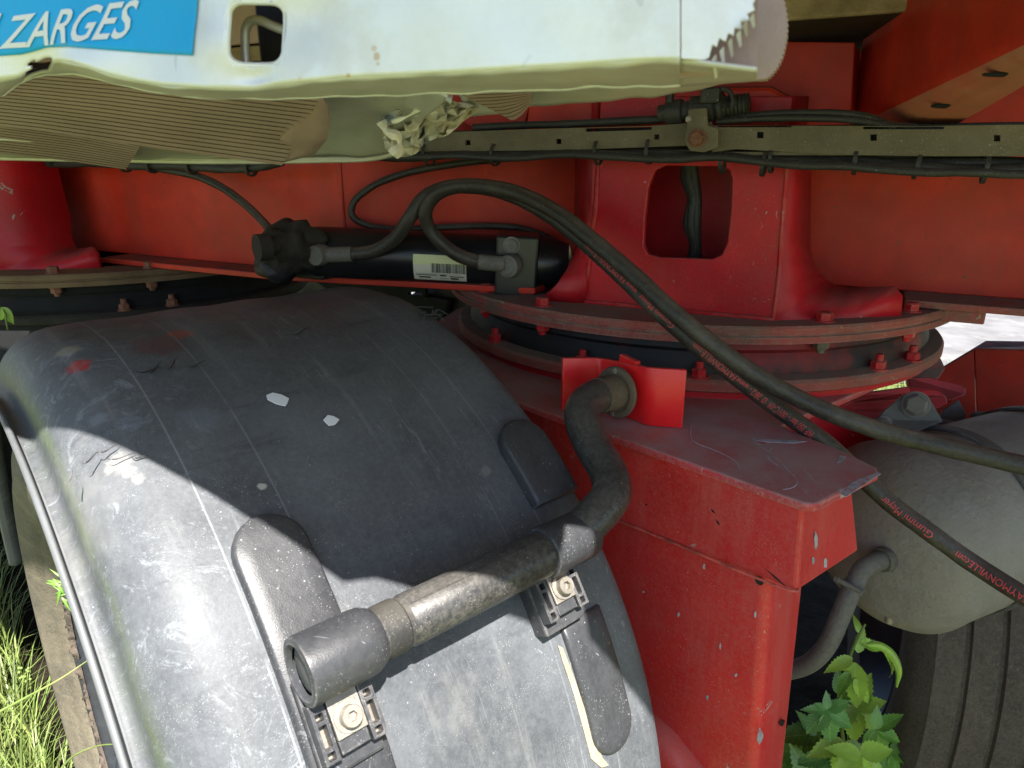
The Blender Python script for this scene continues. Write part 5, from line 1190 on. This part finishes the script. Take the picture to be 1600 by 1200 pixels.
# crumpled torn knot
ktop = [(590, 190, .70), (605, 176, .70), (640, 168, .69), (668, 154, .68), (700, 156, .68), (738, 164, .68)]
kbot = [(606, 236, .76), (622, 246, .76), (650, 240, .75), (664, 222, .74), (700, 210, .72), (748, 170, .70)]
def kn(u, v):
    def pk(L):
        f = u * (len(L) - 1); i = min(int(f), len(L) - 2); t = f - i; return tuple(lerp(L[i][k], L[i + 1][k], t) for k in range(3))
    a_, b_ = pk(ktop), pk(kbot); x, y, Y_ = (lerp(a_[k], b_[k], v) for k in range(3))
    rg = random.Random(int(u * 1000) * 7919 + int(v * 1000)); e = min(1, 5 * u + .3, 5 * (1 - u) + .3, 5 * v + .3, 5 * (1 - v) + .3)
    p = ypt(x + rg.uniform(-7, 7) * e, y + rg.uniform(-5, 5) * e, Y_)
    q = V((x * .03, y * .05, 4)); d = (CAM - p).normalized(); return p + d * (.03 * abs(noise.noise(q)) + rg.uniform(-.008, .014) + .01)
grid('crumpled_metal', kn, 20, 9, 'alu_torn', ld, thick=.001, smooth=False,
     keep=lambda u, v: not (((u - .36) / .15) ** 2 + ((v - .22 + (u - .36) * .9) / .13) ** 2 < 1 or ((u - .07) / .035) ** 2 + ((v - .4) / .25) ** 2 < 1 or (v > .96 and noise.noise(V((u * 30, 0, 0))) > 0)), label='torn crumpled metal knot with blue paint flecks')
tube('folded_edge', [ypt(x, y, .655) for x, y in ((612, 190), (640, 180), (668, 160), (690, 152), (706, 156))], lambda t: .0025 + .001 * math.sin(t * 20), 'alu_in', ld, seg=6, wob=.003)
tube('folded_edge', [ypt(x, y, .67) for x, y in ((615, 243), (625, 228), (622, 214), (604, 205), (596, 190))], lambda t: .004 + .0015 * math.sin(t * 14), 'alu_torn', ld, seg=6, wob=.004)
# sticker and lettering on the near rail
def sgrid(u, v):
    x = lerp(-200, 314 - 4 * (1 - v), u); yt = -40; yb = pl([(-200, 98), (0, 88), (30, 85), (70, 74), (110, 74), (170, 79), (240, 84), (310, 88)], x); return lp(x, lerp(yb, yt, v), .0016)
grid('sticker', sgrid, 80, 16, 'sticker', ld, thick=.0003)
def zfn(u, y, w_):
    # text box: bottom-left (4,76) bottom-right (216,61) cap height 52..58
    x = lerp(4, 205, u); yb = lerp(76, 60, u); h = lerp(50, 60, u) / .70; return lp(x + 22 * y / .7 * 1.0, yb - y * h, .0024)
link('lettering', text_mesh('ZARGES', zfn, bold=.012), 'white_print', ld)
plate('logo_stroke', [lp(x, y, .0024) for x, y in ((-60, 84), (-8, 72), (10, 22), (1, 23), (-18, 66), (-60, 74))], 'white_print', ld, .0003, d=LN, bevel=0)

# ================================================================== PLANTS
def leaf_mesh(name, L, wd, teeth=7, fold=.18, curl=.25):
    bm = bmesh.new(); n = teeth * 2; mid = []; lf = []; rt = []
    for i in range(n + 1):
        t = i / n; w_ = wd * 2.05 * 1.25 * (t + .002) ** .6 * max(0, 1 - t) ** 1.15 * (1 + .10 * (1 if i % 2 else -1)) / 2
        z = -curl * L * t * t; mid.append(bm.verts.new((0, L * t, z))); y = L * (t + (.02 if i % 2 else 0))
        lf.append(bm.verts.new((-w_, y, z + fold * w_ + .001 * math.sin(i)))); rt.append(bm.verts.new((w_, y, z + fold * w_ - .001 * math.sin(i))))
    for i in range(n):
        bm.faces.new([mid[i], mid[i + 1], lf[i + 1], lf[i]]); bm.faces.new([mid[i + 1], mid[i], rt[i], rt[i + 1]])
    return tome(bm, name, True)
LM = {(k, s): leaf_mesh('leaf', L, w_, 9, fold, curl) for k, L, w_, fold, curl in (('a', 1, .62, .25, .2), ('b', 1, .48, .35, .45), ('c', 1, .2, .3, .9)) for s in ('leaf', 'leaf_young', 'leaf_cool')}
for (k, s), me in LM.items(): me.materials.append(M[s])
def put_leaf(p, d, up, size, kind, m, parent):
    d = d.normalized(); x = d.cross(up).normalized(); z = x.cross(d); mt = Matrix((x, d, z)).transposed().to_4x4(); mt.translation = p
    o = bpy.data.objects.new('leaf', LM[kind, m]); COL.objects.link(o); o.parent = parent; o.matrix_parent_inverse = parent.matrix_world.inverted(); o.matrix_basis = mt @ Matrix.Diagonal((size, size, size, 1)); return o
pn = thing('creeper', 'bright green creeper with toothed leaves growing between the red column and the right tyre', 'creeper', onZ(1330, 1330, .01))
PD_ = 1.12
def pp(x, y, t=PD_): return onT(x, y, t)
tube('stem', [onZ(1335, 1290, .01), pp(1322, 1190, 1.2), pp(1312, 1100, 1.16), pp(1318, 1060, 1.14), pp(1332, 1015, 1.12), pp(1345, 988, 1.1), pp(1352, 975, 1.1)], lambda t: .0038 - .002 * t, 'stem', pn, seg=8)
tube('stem', [onZ(1290, 1290, .01), pp(1280, 1150, 1.2), pp(1285, 1110, 1.18), pp(1296, 1085, 1.16)], .002, 'stem', pn, seg=6)
toC = (CAM - pp(1320, 1090)).normalized()
def lf(x, y, an, px, kind='a', m='leaf', t=PD_, tilt=0.):
    d2 = V((1, 0, 0)) * math.cos(an) + UP * math.sin(an); up = (toC * .8 + Z * .45 + V((random.uniform(-.3, .3), 0, random.uniform(-.2, .2)))).normalized(); d = d2 + toC * tilt
    o = put_leaf(pp(x, y, t), d, up, px * t / F * random.uniform(.9, 1.25), kind, m, pn); o.scale = (o.scale[0] * random.uniform(.85, 1.25), o.scale[1], o.scale[2] * random.uniform(.4, 1.8))
def palm(x, y, an, px, m='leaf', t=PD_, n=5, kind='a'):
    px *= 1.12; t += random.uniform(-.05, .05); tube('leaf_stalk', [pp(x, y, t), pp(x - 12 * math.cos(an), y + 12 * math.sin(an) + 14, t + .02), pp(lerp(x, 1318, .6), y + 60, t + .05)], .0011, 'stem', pn, seg=5, n=4)
    for k in range(n):
        a = an + (k - (n - 1) / 2) * R(52 if n > 3 else 62); lf(x, y, a, px * (1 - .14 * abs(k - (n - 1) / 2)), kind, m, t)
# upper shoot with long drooping young leaves
lf(1340, 1020, R(75), 45, 'b', 'leaf_young'); lf(1343, 1005, R(-5), 42, 'b', 'leaf_young', tilt=.2); lf(1352, 1012, R(12), 40, 'b', 'leaf_young')
lf(1378, 1010, R(-48), 84, 'c', 'leaf_young', tilt=.1); lf(1336, 1035, R(-90), 70, 'b', 'leaf_young'); lf(1332, 1028, R(205), 40, 'b', 'leaf_young'); lf(1328, 1050, R(240), 48, 'b', 'leaf'); lf(1335, 1060, R(-60), 58, 'b', 'leaf_young'); lf(1345, 990, R(110), 24, 'b', 'leaf_young')
tube('drooping_leaf', [pp(1352, 1008), pp(1372, 1008), pp(1392, 1022), pp(1404, 1048), pp(1401, 1074)], lambda t: .001 + .006 * math.sin(math.pi * min(1, t * .9 + .08)), 'leaf_young', pn, seg=8)
palm(1292, 1110, R(-80), 48, 'leaf_cool', 1.10, 5); palm(1292, 1108, R(90), 22, 'leaf_cool', 1.10, 3)
palm(1335, 1105, R(-40), 62, 'leaf_young', 1.14, 5); palm(1312, 1085, R(30), 44, 'leaf', 1.16, 3)
palm(1276, 1148, R(180), 52, 'leaf', 1.15, 5); palm(1320, 1160, R(-100), 56, 'leaf_young', 1.12, 3); palm(1368, 1140, R(-20), 44, 'leaf', 1.15, 5); palm(1290, 1185, R(-70), 60, 'leaf_cool', 1.08, 5)
palm(1345, 1180, R(-90), 56, 'leaf_young', 1.1, 5); palm(1392, 1175, R(-70), 46, 'leaf', 1.15, 5); palm(1246, 1180, R(160), 50, 'leaf', 1.15, 5); 
palm(1300, 1240, R(-80), 60, 'leaf_young', 1.15, 5); palm(1370, 1240, R(-80), 60, 'leaf', 1.2, 5); palm(1240, 1250, R(-80), 60, 'leaf', 1.2, 5); palm(1268, 1215, R(20), 56, 'leaf', 1.16, 5)
# small leaf peeping over the mudguard at the left edge
pl2 = thing('weed', 'single pale green weed tip above the mudguard at the left edge', 'weed', onT(5, 560, 1.25))
tube('stem', [onT(12, 515, 1.25), onT(10, 505, 1.25), onT(8, 490, 1.25), onT(-2, 478, 1.25)], .0012, 'stem', pl2, seg=6)
put_leaf(onT(2, 480, 1.25), V((.3, 0, -.6)), (CAM - onT(2, 480, 1.25)).normalized(), .034, 'a', 'leaf_young', pl2)
put_leaf(onT(0, 500, 1.25), V((.3, 0, .8)), (CAM - onT(2, 480, 1.25)).normalized(), .022, 'a', 'leaf_young', pl2)

# grass: nobody could count it
def grass(name, n, region, hmin, hmax, seed, lab):
    rg = random.Random(seed); vs = []; fs = []
    for _ in range(n):
        x, y = region(rg)
        h = rg.uniform(hmin, hmax); a = rg.uniform(0, 6.28); w_ = rg.uniform(.0012, .0032); ln = rg.uniform(.1, .75) * h; dx, dy = math.cos(a), math.sin(a); sx, sy = -dy * w_, dx * w_
        b = len(vs)
        for t in (0, .4, .75):
            k = 1 - t * .7; cx, cy_ = x + dx * ln * t * t, y + dy * ln * t * t; z = h * (t - .25 * t * t * (ln / h)); vs += [(cx - sx * k, cy_ - sy * k, z), (cx + sx * k, cy_ + sy * k, z)]
        vs.append((x + dx * ln, y + dy * ln, h * (1 - .4 * ln / h)))
        fs += [(b, b + 1, b + 3, b + 2), (b + 2, b + 3, b + 5, b + 4), (b + 4, b + 5, b + 6)]
    me = bpy.data.meshes.new(name); me.from_pydata(vs, [], fs); me.update(); o = link(name, me, 'grass'); o['kind'] = 'stuff'; o['label'] = lab; return o
def reg1(rg):
    while True:
        x, y = rg.uniform(-2.4, -.38), rg.uniform(.25, 3.2); a, n, _ = gco(V((x, y, 0)))
        if a < -.45 or (a < -.0 and n > .55): return x, y
grass('grass', 20000, reg1, .05, .38, 1, 'tall bright green grass round the left wheel')
def reg2(rg):
    while True:
        x, y = rg.uniform(-3, 3), rg.uniform(-2.5, .45)
        if math.hypot(x, y) > .3: return x, y
grass('low_grass', 22000, reg2, .03, .12, 2, 'short grass in front of the trailer')
def reg3(rg): return rg.uniform(-6, 6), rg.uniform(2.9, 4.0)
grass('far_grass', 12000, reg3, .05, .25, 3, 'grass strip beyond the trailer')
# three stalks crossing in front of the tyre
for lab, pts in (('long grass blade crossing in front of the left tyre', [onT(-20, 1122, .74), onT(40, 1090, .74), onT(95, 1060, .74), onT(137, 1032, .75)]),
                 ('thin upright grass stalk with a seed head near the left edge', [onT(34, 1240, .8), onT(33, 1150, .8), onT(35, 1075, .8), onT(38, 1052, .8)]),
                 ('thin grass stalk leaning across the bottom of the tyre', [onT(80, 1225, .74), onT(110, 1185, .74), onT(150, 1166, .74), onT(192, 1162, .74)])):
    t = thing('grass_stalk', lab, 'grass stalk', pts[0]); tube('blade', pts, lambda t_: .0016 * (1 - t_ * .7), 'grass', t, seg=6)
    if 'seed' in lab:
        for k in range(14): p = pts[-1] + V((random.uniform(-.006, .006), 0, random.uniform(-.012, .008))); put = lump('seed', p, .0016, 'grass', t, amp=.1)
# small weed rooted in the rim mud
wd_ = thing('rim_weed', 'tiny green weed sprouting from the mud on the wheel rim', 'weed', onT(98, 930, .86))
for k in range(16):
    p = onT(97 + random.uniform(-3, 3), lerp(935, 900, k / 15), .80); a = random.uniform(0, 6.28); put_leaf(p, V((math.cos(a), -.3, math.sin(a) * .6 + .3)), (CAM - p).normalized(), random.uniform(.010, .018), 'c', 'leaf', wd_)

S.render.engine = 'CYCLES'
